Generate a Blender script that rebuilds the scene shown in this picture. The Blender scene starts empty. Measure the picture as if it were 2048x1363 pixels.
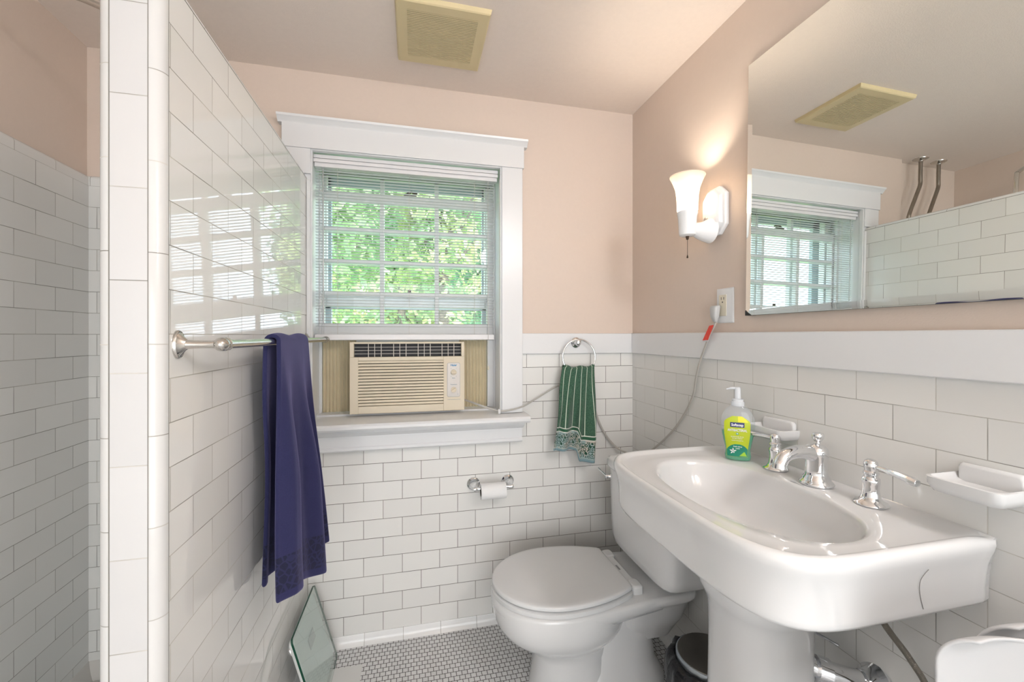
import bpy, bmesh, math, random
from mathutils import Vector, Matrix
random.seed(7)
C = bpy.context.scene.collection
H = 1.275                      # height of the eye above the floor; z below is measured from the eye
W, D, ZC, ZF = 1.0294, 1.8251, 1.066, -1.275
XP, XL, DS = -0.4172, -1.1604, 1.847
PI = math.pi
P = 0.078

# ------------------------------------------------------------------ materials
def new_mat(name):
    m = bpy.data.materials.new(name); m.use_nodes = True
    nt = m.node_tree; b = nt.nodes['Principled BSDF']
    return m, nt, b
def srgb(r, g, b):
    f = lambda c: (c/255/12.92) if c/255 <= .04045 else ((c/255+.055)/1.055)**2.4
    return (f(r), f(g), f(b), 1)
def mat(name, col, rough=.5, metal=0, coat=0, bump=0, bscale=200, var=0, sheen=0, spec=.5, detail=2):
    m, nt, b = new_mat(name)
    b.inputs['Base Color'].default_value = (*col[:3], 1)
    b.inputs['Roughness'].default_value = rough
    b.inputs['Metallic'].default_value = metal
    b.inputs['Coat Weight'].default_value = coat
    b.inputs['Coat Roughness'].default_value = .05
    b.inputs['Specular IOR Level'].default_value = spec
    if sheen:
        b.inputs['Sheen Weight'].default_value = sheen
        b.inputs['Sheen Roughness'].default_value = .4
        b.inputs['Sheen Tint'].default_value = (.6, .6, 1, 1)
    tc = nt.nodes.new('ShaderNodeTexCoord')
    if bump or var:
        n = nt.nodes.new('ShaderNodeTexNoise'); n.inputs['Scale'].default_value = bscale
        n.inputs['Detail'].default_value = detail
        nt.links.new(tc.outputs['Object'], n.inputs['Vector'])
    if bump:
        bp = nt.nodes.new('ShaderNodeBump'); bp.inputs['Strength'].default_value = bump
        bp.inputs['Distance'].default_value = .002
        nt.links.new(n.outputs['Fac'], bp.inputs['Height']); nt.links.new(bp.outputs['Normal'], b.inputs['Normal'])
    if var:
        mx = nt.nodes.new('ShaderNodeMix'); mx.data_type = 'RGBA'
        mx.inputs[6].default_value = (*[c*(1-var) for c in col[:3]], 1)
        mx.inputs[7].default_value = (*[min(1, c*(1+var)) for c in col[:3]], 1)
        n2 = nt.nodes.new('ShaderNodeTexNoise'); n2.inputs['Scale'].default_value = bscale/4
        n2.inputs['Detail'].default_value = 4
        nt.links.new(tc.outputs['Object'], n2.inputs['Vector'])
        nt.links.new(n2.outputs['Fac'], mx.inputs[0]); nt.links.new(mx.outputs[2], b.inputs['Base Color'])
    return m

def tile_mat(name, ax, u0, z0, col=(.775, .77, .75), grout=(.20, .19, .175), bw=.156, rh=P, mortar=.0009, va='Z', rough=.10, var=.035, off=.5, wave=.25):
    m, nt, b = new_mat(name); N = nt.nodes.new; L = nt.links.new
    g = N('ShaderNodeNewGeometry'); s = N('ShaderNodeSeparateXYZ'); L(g.outputs['Position'], s.inputs[0])
    def sub(o, v):
        k = N('ShaderNodeMath'); k.operation = 'SUBTRACT'; L(o, k.inputs[0]); k.inputs[1].default_value = v; return k.outputs[0]
    cx = N('ShaderNodeCombineXYZ')
    L(sub(s.outputs[ax], u0), cx.inputs[0]); L(sub(s.outputs[va], z0 + (H if va == 'Z' else 0)), cx.inputs[1])
    br = N('ShaderNodeTexBrick'); L(cx.outputs[0], br.inputs['Vector'])
    br.offset = off; br.offset_frequency = 2; br.squash = 1
    br.inputs['Scale'].default_value = 1; br.inputs['Brick Width'].default_value = bw
    br.inputs['Row Height'].default_value = rh; br.inputs['Mortar Size'].default_value = mortar
    br.inputs['Mortar Smooth'].default_value = .25; br.inputs['Bias'].default_value = 0
    br.inputs['Color1'].default_value = (*[c*(1-var) for c in col], 1)
    br.inputs['Color2'].default_value = (*[min(1, c*(1+var)) for c in col], 1)
    nz = N('ShaderNodeTexNoise'); nz.inputs['Scale'].default_value = 6; L(g.outputs['Position'], nz.inputs['Vector'])
    gr = N('ShaderNodeMix'); gr.data_type = 'RGBA'
    gr.inputs[6].default_value = (*grout, 1); gr.inputs[7].default_value = (*[min(1, c*2.1) for c in grout], 1)
    mr = N('ShaderNodeMapRange'); mr.inputs[1].default_value = .4; mr.inputs[2].default_value = .62
    L(nz.outputs['Fac'], mr.inputs[0]); L(mr.outputs[0], gr.inputs[0]); L(gr.outputs[2], br.inputs['Mortar'])
    L(br.outputs['Color'], b.inputs['Base Color'])
    mr2 = N('ShaderNodeMapRange'); mr2.inputs[3].default_value = rough; mr2.inputs[4].default_value = .75
    L(br.outputs['Fac'], mr2.inputs[0]); L(mr2.outputs[0], b.inputs['Roughness'])
    bp = N('ShaderNodeBump'); bp.invert = True; bp.inputs['Strength'].default_value = .7; bp.inputs['Distance'].default_value = .0012
    L(br.outputs['Fac'], bp.inputs['Height'])
    nw = N('ShaderNodeTexNoise'); nw.inputs['Scale'].default_value = 14; nw.inputs['Detail'].default_value = 1
    L(g.outputs['Position'], nw.inputs['Vector'])
    b2 = N('ShaderNodeBump'); b2.inputs['Strength'].default_value = wave; b2.inputs['Distance'].default_value = .0015
    L(nw.outputs['Fac'], b2.inputs['Height']); L(bp.outputs['Normal'], b2.inputs['Normal']); L(b2.outputs['Normal'], b.inputs['Normal'])
    return m

def thin_glass(name, tint=(1, 1, 1), gloss=.04, rough=0.0, trans=None):
    m = bpy.data.materials.new(name); m.use_nodes = True; nt = m.node_tree; nt.nodes.clear()
    N = nt.nodes.new; L = nt.links.new
    t = N('ShaderNodeBsdfTransparent'); t.inputs[0].default_value = (*tint, 1)
    g = N('ShaderNodeBsdfGlossy'); g.inputs['Roughness'].default_value = rough; g.inputs['Color'].default_value = (1, 1, 1, 1)
    f = N('ShaderNodeFresnel'); f.inputs[0].default_value = 1.45
    mx = N('ShaderNodeMixShader'); ge = N('ShaderNodeNewGeometry'); iv = N('ShaderNodeMath'); iv.operation = 'SUBTRACT'; iv.inputs[0].default_value = 1; L(ge.outputs['Backfacing'], iv.inputs[1])
    mu = N('ShaderNodeMath'); mu.operation = 'MULTIPLY'; L(f.outputs[0], mu.inputs[0]); L(iv.outputs[0], mu.inputs[1])
    L(mu.outputs[0], mx.inputs[0]); L(t.outputs[0], mx.inputs[1]); L(g.outputs[0], mx.inputs[2])
    o = N('ShaderNodeOutputMaterial'); last = mx
    if trans:
        d = N('ShaderNodeBsdfPrincipled'); d.inputs['Base Color'].default_value = (*trans[0], 1); d.inputs['Roughness'].default_value = .15
        m2 = N('ShaderNodeMixShader'); m2.inputs[0].default_value = trans[1]
        L(mx.outputs[0], m2.inputs[1]); L(d.outputs[0], m2.inputs[2]); last = m2
    L(last.outputs[0], o.inputs[0]); return m

def emis(name, col, strength):
    m, nt, b = new_mat(name)
    b.inputs['Base Color'].default_value = (.9, .9, .88, 1)
    b.inputs['Emission Color'].default_value = (*col, 1); b.inputs['Emission Strength'].default_value = strength
    return m

PINK = (.68, .572, .495)
M = {}
M['paint'] = mat('paint_pink', PINK, .55, bump=.12, bscale=260, var=.02)
M['ceil'] = mat('paint_ceiling', (.82, .725, .655), .8, bump=.25, bscale=220, var=.03)
M['trim'] = mat('white_gloss_paint', (.755, .762, .775), .28, bump=.08, bscale=40)
M['porc'] = mat('porcelain', (.73, .735, .742), .07, coat=.5)
M['seatplastic'] = mat('seat_plastic', (.72, .727, .735), .22)
M['white_plastic'] = mat('white_plastic', (.66, .665, .67), .3)
M['chrome'] = mat('chrome', (.82, .83, .85), .06, metal=1)
M['nickel'] = mat('worn_nickel', (.62, .60, .57), .16, metal=1, var=.12, bscale=90)
M['steel'] = mat('brushed_steel', (.20, .185, .165), .35, metal=1, var=.1, bscale=60)
M['pipe'] = mat('old_pipe', (.34, .31, .27), .3, metal=1, var=.15, bscale=80)
M['tile_back'] = tile_mat('tile_back', 'X', .1084, -1.2375-2*P, grout=(.11, .10, .09), mortar=.0011)
M['tile_right'] = tile_mat('tile_right', 'Y', .5456, -1.4005, grout=(.30, .29, .27))
M['tile_part'] = tile_mat('tile_partition', 'Y', .929+P, -1.3237, grout=(.26, .25, .225), rough=.03, wave=.10)
M['tile_left'] = tile_mat('tile_left', 'Y', 1.614, -1.322, grout=(.22, .21, .19), rough=.22)
M['tile_sback'] = tile_mat('tile_shower_back', 'X', -1.139+P, -1.322, grout=(.22, .21, .19), rough=.22)
M['tile_cap'] = tile_mat('tile_cap', 'Y', 1.538, -3, grout=(.22, .21, .19), rh=9, rough=.15, off=0)
M['tile_capx'] = tile_mat('tile_capx', 'X', -1.16, -3, grout=(.22, .21, .19), rh=9, rough=.15, off=0)
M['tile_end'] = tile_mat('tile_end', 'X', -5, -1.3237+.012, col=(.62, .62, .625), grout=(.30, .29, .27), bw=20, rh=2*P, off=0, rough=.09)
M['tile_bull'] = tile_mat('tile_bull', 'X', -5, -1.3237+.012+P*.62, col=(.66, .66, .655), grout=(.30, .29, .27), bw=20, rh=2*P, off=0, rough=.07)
M['cove_back'] = tile_mat('cove_back', 'X', .1125, -5, col=(.80, .80, .80), grout=(.2, .19, .17), rh=9, off=0, rough=.1)
M['cove_right'] = tile_mat('cove_right', 'Y', 1.6, -5, col=(.80, .80, .80), grout=(.25, .24, .22), rh=9, off=0, rough=.1)
M['floor'] = tile_mat('floor_mosaic', 'X', .0, 0, col=(.70, .70, .705), grout=(.035, .033, .030), bw=.0208, rh=.0206, mortar=.00125, va='Y', rough=.3, var=.04, wave=.3)
M['slab'] = mat('patch_slab', (.70, .70, .69), .3, var=.05, bscale=30)
M['mirror'] = mat('mirror_silver', (.86, .89, .87), .0, metal=1)
M['mirror_edge'] = mat('mirror_edge', (.05, .06, .05), .4)
M['glass'] = thin_glass('window_glass', (.965, .985, .99))
M['black'] = mat('black', (.012, .012, .012), .5)
M['acbeige'] = mat('aged_cream_plastic', (.66, .585, .455), .45, var=.07, bscale=26, bump=.05)
M['acpanel'] = mat('aged_accordion', (.66, .58, .41), .5, var=.12, bscale=40)
M['acctl'] = mat('control_plate', (.66, .63, .60), .4)
M['acdark'] = mat('vent_dark', (.02, .02, .025), .6)
M['blue_ink'] = mat('blue_ink', (.03, .22, .45), .5)
M['grey_ink'] = mat('grey_ink', (.18, .25, .32), .5)
M['blind'] = mat('blind_slat', (.70, .70, .71), .35)
M['blindrail'] = mat('blind_rail', (.76, .75, .76), .35)
M['cordmat'] = mat('blind_cord', (.62, .60, .56), .7)
M['cable'] = mat('grey_cable', (.46, .44, .41), .4)
M['plug'] = mat('grey_plug', (.52, .52, .52), .4)
M['red'] = mat('red_tag', (.75, .035, .02), .25)
M['ivory'] = mat('ivory_plastic', (.72, .67, .55), .35)
M['vent'] = mat('yellowed_plastic', (.66, .555, .33), .45, var=.05, bscale=30)
M['bronze'] = mat('dark_bronze', (.05, .028, .016), .4, metal=.6)
M['storm'] = mat('storm_frame', (.42, .49, .53), .5)
M['teal'] = mat('teal_mat', (.05, .13, .15), .5, bump=.4, bscale=60)
M['bag'] = mat('black_bag', (.008, .008, .01), .22, bump=1, bscale=60, detail=4)
M['bin'] = mat('bin_rim', (.45, .50, .55), .3, metal=.7)
M['paper'] = mat('tissue', (.84, .84, .845), .85, bump=.3, bscale=200)
M['card'] = mat('cardboard', (.10, .085, .075), .8)
M['braid'] = mat('braided_steel', (.22, .20, .17), .35, metal=.9, bump=1, bscale=700)
M['pvc'] = mat('sconce_ceramic', (.86, .86, .87), .18)
M['hair'] = mat('hair', (.15, .14, .13), .6)

# ------------------------------------------------------------------ mesh helpers
def fin(name, verts, faces, m, parent=None, smooth=True, ang=35, uvs=None, mats=None, fm=None):
    me = bpy.data.meshes.new(name)
    me.from_pydata([tuple(v) for v in verts], [], faces)
    me.update()
    for mm in (mats or [m]): me.materials.append(mm)
    if fm:
        for i, p in enumerate(me.polygons): p.material_index = fm[i]
    if uvs is not None:
        ul = me.uv_layers.new(name='UVMap')
        for l in me.loops: ul.data[l.index].uv = uvs[l.vertex_index]
    b = bmesh.new(); b.from_mesh(me); bmesh.ops.recalc_face_normals(b, faces=b.faces); b.to_mesh(me); b.free()
    if smooth:
        me.polygons.foreach_set('use_smooth', [True]*len(me.polygons))
        me.set_sharp_from_angle(angle=math.radians(ang))
    o = bpy.data.objects.new(name, me); C.objects.link(o)
    if parent is not None:
        off = Vector(parent['_w']); me.transform(Matrix.Translation(-off)); o.parent = parent; o['_w'] = tuple(off)
    elif '_keep' not in name:
        xs = [v.co.x for v in me.vertices]; ys = [v.co.y for v in me.vertices]; zs = [v.co.z for v in me.vertices]
        c = Vector(((min(xs)+max(xs))/2, (min(ys)+max(ys))/2, min(zs)))
        me.transform(Matrix.Translation(-c)); o.location = c; o['_w'] = tuple(c)
    return o
class MB:
    def __init__(s): s.v = []; s.f = []; s.m = []; s.cur = 0; s.uv = None
    def add(s, vs, fs):
        n = len(s.v); s.v += [Vector(v) for v in vs]; s.f += [tuple(i+n for i in f) for f in fs]; s.m += [s.cur]*len(fs)
        return s
    def box(s, a, b):
        x0, y0, z0 = [min(a[i], b[i]) for i in range(3)]; x1, y1, z1 = [max(a[i], b[i]) for i in range(3)]
        return s.add([(x0,y0,z0),(x1,y0,z0),(x1,y1,z0),(x0,y1,z0),(x0,y0,z1),(x1,y0,z1),(x1,y1,z1),(x0,y1,z1)],
                     [(0,3,2,1),(4,5,6,7),(0,1,5,4),(1,2,6,5),(2,3,7,6),(3,0,4,7)])
    def obox(s, c, ax, ay, az, h):      # oriented box
        c = Vector(c); ax, ay, az = Vector(ax).normalized()*h[0], Vector(ay).normalized()*h[1], Vector(az).normalized()*h[2]
        vs = [c+i*ax+j*ay+k*az for k in (-1, 1) for j in (-1, 1) for i in (-1, 1)]
        return s.add(vs, [(0,2,3,1),(4,5,7,6),(0,1,5,4),(1,3,7,5),(3,2,6,7),(2,0,4,6)])
    def loft(s, rings, cap0=True, cap1=True, close=True):
        n = len(rings[0]); vs = [p for r in rings for p in r]; fs = []
        for i in range(len(rings)-1):
            for j in range(n if close else n-1):
                k = (j+1) % n
                fs.append((i*n+j, i*n+k, (i+1)*n+k, (i+1)*n+j))
        if cap0: fs.append(tuple(range(n-1, -1, -1)))
        if cap1: fs.append(tuple(range((len(rings)-1)*n, len(rings)*n)))
        return s.add(vs, fs)
    def lathe(s, c, axis, prof, n=32, cap0=True, cap1=True):
        a = Vector(axis).normalized(); t = Vector((1, 0, 0)) if abs(a.x) < .8 else Vector((0, 1, 0))
        u = a.cross(t).normalized(); w = a.cross(u); c = Vector(c)
        return s.loft([[c+a*h+(u*math.cos(2*PI*j/n)+w*math.sin(2*PI*j/n))*max(r, 1e-5) for j in range(n)] for r, h in prof], cap0, cap1)
    def tube(s, pts, r, n=12, closed=False, rr=None, flat=1, capped=True):
        pts = [Vector(p) for p in pts]; N = len(pts); rings = []; prev = None
        for i, p in enumerate(pts):
            if closed: t = (pts[(i+1) % N]-pts[i-1]).normalized()
            else: t = (pts[min(i+1, N-1)]-pts[max(i-1, 0)]).normalized()
            if prev is None:
                q = Vector((0, 0, 1)) if abs(t.z) < .9 else Vector((1, 0, 0)); u = t.cross(q).normalized()
            else: u = (prev-t*prev.dot(t)).normalized()
            prev = u; w = t.cross(u); R = rr[i] if rr else r
            rings.append([p+(u*math.cos(2*PI*j/n)*flat+w*math.sin(2*PI*j/n))*R for j in range(n)])
        if closed:
            vs = [p for g in rings for p in g]; fs = []
            for i in range(N):
                for j in range(n):
                    k = (j+1) % n; i2 = (i+1) % N
                    fs.append((i*n+j, i*n+k, i2*n+k, i2*n+j))
            return s.add(vs, fs)
        return s.loft(rings, capped, capped)
    def build(s, name, m, parent=None, smooth=True, ang=35, bev=0, seg=2, mats=None):
        o = fin(name, s.v, s.f, m, parent, smooth, ang, mats=mats, fm=s.m if mats else None)
        if bev:
            q = o.modifiers.new('bevel', 'BEVEL'); q.width = bev; q.segments = seg; q.limit_method = 'ANGLE'; q.angle_limit = .6
            q.harden_normals = False
        return o
def catmull(pts, n=8):
    pts = [Vector(p) for p in pts]; out = []
    for i in range(len(pts)-1):
        p0 = pts[max(i-1, 0)]; p1 = pts[i]; p2 = pts[i+1]; p3 = pts[min(i+2, len(pts)-1)]
        for k in range(n):
            t = k/n
            out.append(.5*((2*p1)+(p2-p0)*t+(2*p0-5*p1+4*p2-p3)*t*t+(3*p1-p0-3*p2+p3)*t**3))
    out.append(pts[-1]); return out
def thing(name, label, cat, loc, group=None, kind=None):
    o = bpy.data.objects.new(name, None); C.objects.link(o); o.location = loc; o.empty_display_size = .05
    o['_w'] = tuple(loc)
    if kind: o['kind'] = kind
    else: o['label'] = label; o['category'] = cat
    if group: o['group'] = group
    return o
def tag(o, label, cat, group=None):
    o['label'] = label; o['category'] = cat
    if group: o['group'] = group
    return o
def struct(o): o['kind'] = 'structure'; return o
def superell(cx, cy, a, b, n, N, z, a2=None, n2=None):
    pts = []
    for j in range(N):
        th = 2*PI*j/N; c, s = math.cos(th), math.sin(th)
        A = a if c < 0 or a2 is None else a2
        e = n if c < 0 or n2 is None else n2
        r = (abs(c/A)**e+abs(s/b)**e)**(-1/e)
        pts.append((cx+r*c, cy+r*s, z))
    return pts
def text(s, size, origin, xdir, ydir, m, name, parent, ext=.0002, align='CENTER', bold=0, sx=1):
    cu = bpy.data.curves.new(name+'_curve', 'FONT'); cu.body = s; cu.size = size; cu.extrude = ext; cu.align_x = align; cu.align_y = 'CENTER'
    cu.offset = bold; cu.resolution_u = 3
    to = bpy.data.objects.new('tmp_text', cu); C.objects.link(to)
    dg = bpy.context.evaluated_depsgraph_get(); me = bpy.data.meshes.new_from_object(to.evaluated_get(dg))
    bpy.data.objects.remove(to); bpy.data.curves.remove(cu)
    x = Vector(xdir).normalized(); y = Vector(ydir).normalized(); z = x.cross(y)
    mt = Matrix(((x.x*sx, y.x, z.x, origin[0]), (x.y*sx, y.y, z.y, origin[1]), (x.z*sx, y.z, z.z, origin[2]), (0, 0, 0, 1)))
    me.transform(mt)
    vs = [v.co.copy() for v in me.vertices]; fs = [tuple(p.vertices) for p in me.polygons]
    bpy.data.meshes.remove(me)
    return fin(name, vs, fs, m, parent, smooth=False)

# ================================================================== ROOM SHELL
RY0 = -2.5                                    # wall behind the eye
ZS = -.04
b = MB()
HX0, HX1, HZ0, HZ1 = -.435, .392, -.40, .775
b.cur = 0
b.box((HX1, D, ZS), (W+.2, D+.26, ZC)); b.box((HX0, D, HZ1), (HX1, D+.26, ZC)); b.box((-.515, D, ZS), (HX0, D+.26, .64)); b.box((-.70, D, .64), (HX0, D+.26, ZC))
b.box((-1.5, DS+.012, .589), (-.70, DS+.26, ZC)); b.box((-.70, DS+.012, .589), (-.515, DS+.26, .641))
b.cur = 1
b.box((HX1, D, ZF), (W+.2, D+.26, ZS)); b.box((HX0, D, ZF), (HX1, D+.26, HZ0)); b.box((-.515, D, ZF), (HX0, D+.26, ZS))
b.cur = 2
b.box((-1.5, DS, ZF), (-.515, DS+.26, .55))
struct(b.build('wall_back', None, smooth=False, mats=[M['paint'], M['tile_back'], M['tile_sback']]))
b = MB(); b.cur = 0
b.box((W, RY0, ZS), (W+.2, D, ZC)); b.cur = 1; b.box((W, RY0, ZF), (W+.2, D, ZS))
struct(b.build('wall_right', None, smooth=False, mats=[M['paint'], M['tile_right']]))
b = MB(); b.cur = 0
XLf = lambda y: XL-.004+(DS-y)*.040
def slab(y0, y1, z0, z1, o):
    b.loft([[(XLf(y0)-o, y0, z), (XLf(y1)-o, y1, z), (XLf(y1)-.3, y1, z), (XLf(y0)-.3, y0, z)] for z in (z0, z1)])
slab(RY0, DS+.2, .589, ZC, .012); b.cur = 1; slab(RY0, DS+.2, ZF, .55, 0)
struct(b.build('wall_left', None, smooth=False, mats=[M['paint'], M['tile_left']]))
b = MB(); b.box((XL-.3, RY0-.15, ZF), (W+.2, RY0, ZC)); struct(b.build('wall_front', M['paint'], smooth=False))
b = MB(); b.box((XL-.3, RY0-.15, ZF-.1), (W+.2, D+.26, ZF)); struct(b.build('floor', M['floor'], smooth=False))
b = MB(); b.box((XL-.3, RY0-.15, ZC), (W+.2, D+.26, ZC+.1)); struct(b.build('ceiling', M['ceil'], smooth=False))
# cap tiles of the shower walls (rounded top edge)
def capstrip(name, pts_in, m):
    b = MB(); b.add(*pts_in); return b.build(name, m)
prof = [(0, .55), (0, .575)] + [(.014-.014*math.cos(t), .575+.014*math.sin(t)) for t in [PI/2*k/6 for k in range(1, 7)]]
b = MB(); ring = []
for (d_, z) in prof: ring.append([(XLf(RY0)-d_, RY0, z), (XLf(DS)-d_, DS+.0, z)])
b.loft([[r[0] for r in ring]+[(XLf(RY0)-.04, RY0, .55)], [r[1] for r in ring]+[(XLf(DS)-.04, DS, .55)]])
struct(b.build('trim_1', M['tile_cap']))
b = MB()
b.loft([[(XL-.03, DS+d_, z) for d_, z in prof]+[(XL-.03, DS+.04, .55)], [(-.515, DS+d_, z) for d_, z in prof]+[(-.515, DS+.04, .55)]])
struct(b.build('trim_2', M['tile_capx']))
# partition
PT = .645; PY = .846; r_ = .02; PX0 = -.515
outl = [(XP, D+.02), (XP, PY)]
for k in range(1, 9): t = PI/2*k/8; outl.append((XP-r_+r_*math.cos(t), PY-r_*math.sin(t)))
e1 = len(outl)
outl.append((PX0+.022, PY-r_))
for k in range(1, 9): t = PI/2*k/8; outl.append((PX0+.022-.022*math.sin(t), PY-r_+.022-.022*math.cos(t)))
outl.append((PX0, D+.02))
b = MB(); zt = PT-.018
n = len(outl)
def inset(k):
    t = PI/2*k/5; q = .016*(1-math.cos(t)); zz = zt+.016*math.sin(t); o = []
    cx, cyy = (XP+PX0)/2, (PY-r_+D)/2
    for x, y in outl:
        o.append((x+(q if x < cx else -q), y+(q if y < PY else 0), zz))
    return o
rings = [[(x, y, ZF) for x, y in outl], [(x, y, zt) for x, y in outl]] + [inset(k) for k in range(1, 6)]
vs = [p for r in rings for p in r]; fs = []; fmi = []
for i in range(len(rings)-1):
    for j in range(n-1):
        fs.append((i*n+j, i*n+j+1, (i+1)*n+j+1, (i+1)*n+j))
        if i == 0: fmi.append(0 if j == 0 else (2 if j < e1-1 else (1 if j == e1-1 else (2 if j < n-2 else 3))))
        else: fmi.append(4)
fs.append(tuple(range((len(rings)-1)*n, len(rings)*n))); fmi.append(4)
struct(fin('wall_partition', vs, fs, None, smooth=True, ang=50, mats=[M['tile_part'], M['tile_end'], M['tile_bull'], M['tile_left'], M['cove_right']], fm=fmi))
# thin grout line between field tile and the bullnoses, and below the cap
b = MB(); g_ = .0009
b.box((XP-r_-.0010, PY-r_-.0004, ZF), (XP-r_+.0002, PY-r_+.001, zt)); b.box((PX0+.022-.0006, PY-r_-.0004, ZF), (PX0+.022+.0010, PY-r_+.001, zt))
b.box((XP-.001, PY-.0006, ZF), (XP+.0003, PY+.0006, zt)); b.box((XP-.001, PY, zt-.0008), (XP+.0003, D, zt+.0006))
b.box((XP-.002, D-.0035, ZF), (XP+.0006, D, PT))
struct(b.build('trim_3', mat('grout_grey', (.22, .21, .19), .8), smooth=False))
# rail boards
b = MB(); b.box((.37, D-.014, -.0845), (W, D+.01, .0095)); struct(b.build('trim_4', M['trim'], bev=.003))
b = MB(); b.box((W-.014, RY0, -.0845), (W+.01, D-.0145, .0105)); struct(b.build('trim_5', M['trim'], bev=.003))
# cove base
cv = [(0, .040), (-.004, .040), (-.0055, .036), (-.007, .022), (-.012, .010), (-.020, .002), (-.022, 0), (0, 0)]
b = MB(); b.loft([[(x, D+a, ZF+z) for a, z in cv] for x in (XP, W)]); struct(b.build('baseboard_back', M['cove_back']))
b = MB(); b.loft([[(W+a, y, ZF+z) for a, z in cv] for y in (RY0, D)]); struct(b.build('baseboard_right', M['cove_right']))
b = MB(); b.loft([[(XP-a, y, ZF+z) for a, z in cv] for y in (PY, D)]); struct(b.build('baseboard_partition', M['cove_right']))
# smooth slab let into the mosaic beside the partition
b = MB(); b.box((XP+.02, .2, ZF-.01), (-.194, 1.703, ZF+.0015)); struct(b.build('trim_6', M['slab'], smooth=False))
# shower cove + pan
cs = mat('shower_cove', (.60, .585, .56), .35, var=.08, bscale=40)
b = MB(); cz = ZF+.022
b.loft([[(XLf(y)+a, y, z) for a, z in ((0, cz+.056), (.004, cz+.052), (.012, cz+.022), (.028, cz), (.028, ZF), (0, ZF))] for y in (RY0, DS)])
b.loft([[(x, DS, cz+.056), (x, DS-.004, cz+.052), (x, DS-.012, cz+.022), (x, DS-.028, cz), (x, DS-.028, ZF), (x, DS, ZF)] for x in (XL, PX0)])
struct(b.build('baseboard_left', cs))
b = MB(); b.box((XL+.03, .8, ZF), (PX0, DS-.03, cz)); struct(b.build('trim_7', cs, smooth=False))

# ================================================================== WINDOW
w = thing('window_1', '', '', (-.02, D, -.345), kind='structure')
YC = D-.026
b = MB(); b.box((.378, YC, -.343), (.473, D, .745)); b.box((.372, YC+.006, -.343), (.3785, D, .75))
b.build('side_casing', M['trim'], w, bev=.002)
b = MB(); b.box((-.50, YC, -.343), (-.402, D, .745)); b.box((-.4025, YC+.006, -.343), (-.396, D, .75))
# this casing is cut by the partition that butts against it
b = MB(); b.box((XP+.0008, YC, -.343), (-.402, D, .62)); b.box((-.50, YC, PT+.001), (-.402, D, .745)); b.box((-.4025, YC+.006, -.343), (-.396, D, .75))
b.build('side_casing', M['trim'], w, bev=.0015)
b = MB(); b.box((-.506, YC-.004, .745), (.479, D, .842)); b.box((-.402, YC+.004, .7405), (.378, D, .7455))
b.build('head_casing', M['trim'], w, bev=.002)
b = MB(); pr = [(0, .838), (-.030, .838), (-.032, .843), (-.036, .846), (-.040, .853), (-.048, .858), (-.050, .866), (0, .866)]
b.loft([[(x, D+y, z) for y, z in pr] for x in (-.520, .493)]); b.build('crown', M['trim'], w)
b = MB()                                                  # inner frame
b.box((HX0, YC+.012, -.40), (-.400, 1.962, .775)); b.box((.376, YC+.012, -.40), (HX1, 1.962, .775)); b.box((HX0, YC+.012, .757), (HX1, 1.962, .775))
b.box((HX0-.02, 1.962, -.40), (HX0+.001, 2.08, .80)); b.box((HX1-.001, 1.962, -.40), (HX1+.02, 2.08, .80)); b.box((HX0, 1.962, .776), (HX1, 2.08, .80))
b.box((-.400, 1.945, -.345), (-.392, 1.962, .757)); b.box((.368, 1.945, -.345), (.376, 1.962, .757))
b.build('jamb', M['trim'], w, bev=.0015)
b = MB(); sp = [(1.97, -.345), (1.735, -.345), (1.722, -.348), (1.716, -.356), (1.716, -.366), (1.722, -.374), (1.735, -.377), (1.97, -.377)]
b.loft([[(x, y, z) for y, z in sp] for x in (XP+.001, HX1)])
sp2 = [(D, -.345)]+sp[1:-1]+[(D, -.377)]
b.loft([[(x, y, z) for y, z in sp2] for x in (HX1, .487)])
b.box((HX0, 1.90, -.345), (HX1, 2.12, -.338)); b.build('sill', M['trim'], w)
b = MB(); ap = [(0, -.377), (-.060, -.377), (-.058, -.392), (-.050, -.404), (-.042, -.408), (-.042, -.413), (-.036, -.414), (-.034, -.452), (-.038, -.456), (-.038, -.466), (-.032, -.472), (0, -.472)]
b.loft([[(XP+.001, D+y, z) for y, z in ap], [(.468+(y+.034)*-.2, D+y, z) for y, z in ap]]); b.build('apron', M['trim'], w, ang=25)
def sash(name, y0, y1, z0, z1, x0, x1, st, tr, brl, mx, mz, mw=.019):
    b = MB()
    b.box((x0, y0, z0), (x0+st[0], y1, z1)); b.box((x1-st[1], y0, z0), (x1, y1, z1))
    b.box((x0+st[0], y0, z1-tr), (x1-st[1], y1, z1)); b.box((x0+st[0], y0, z0), (x1-st[1], y1, z0+brl))
    for x in mx: b.box((x-mw/2, y0+.002, z0+brl-.002), (x+mw/2, y1-.004, z1-tr+.002))
    for z in mz: b.box((x0+st[0], y0+.004, z-mw/2), (x1-st[1], y1-.006, z+mw/2))
    o = b.build(name, M['trim'], w, bev=.0025)
    p = MB(); ym = (y0+y1)/2+.004
    xs = [x0+st[0]]+list(mx)+[x1-st[1]]; zs = [z0+brl]+list(mz)+[z1-tr]
    for i in range(len(xs)-1):
        for j in range(len(zs)-1):
            q = MB(); q.box((xs[i], ym, zs[j]), (xs[i+1], ym+.002, zs[j+1]))
            pn = q.build('pane', M['glass'], w, smooth=False); 
            mw_ = Vector(w['_w']); pn.parent = o
    return o
lower = sash('lower_sash', 1.968, 2.004, -.040, .640, -.430, .388, (.045, .046), .042, .092, (-.141, .104), (.185, .330, .474))
upper = sash('upper_sash', 2.014, 2.050, .130, .775, -.430, .388, (.048, .050), .045, .055, (-.143, .106), (.335, .482))
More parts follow.
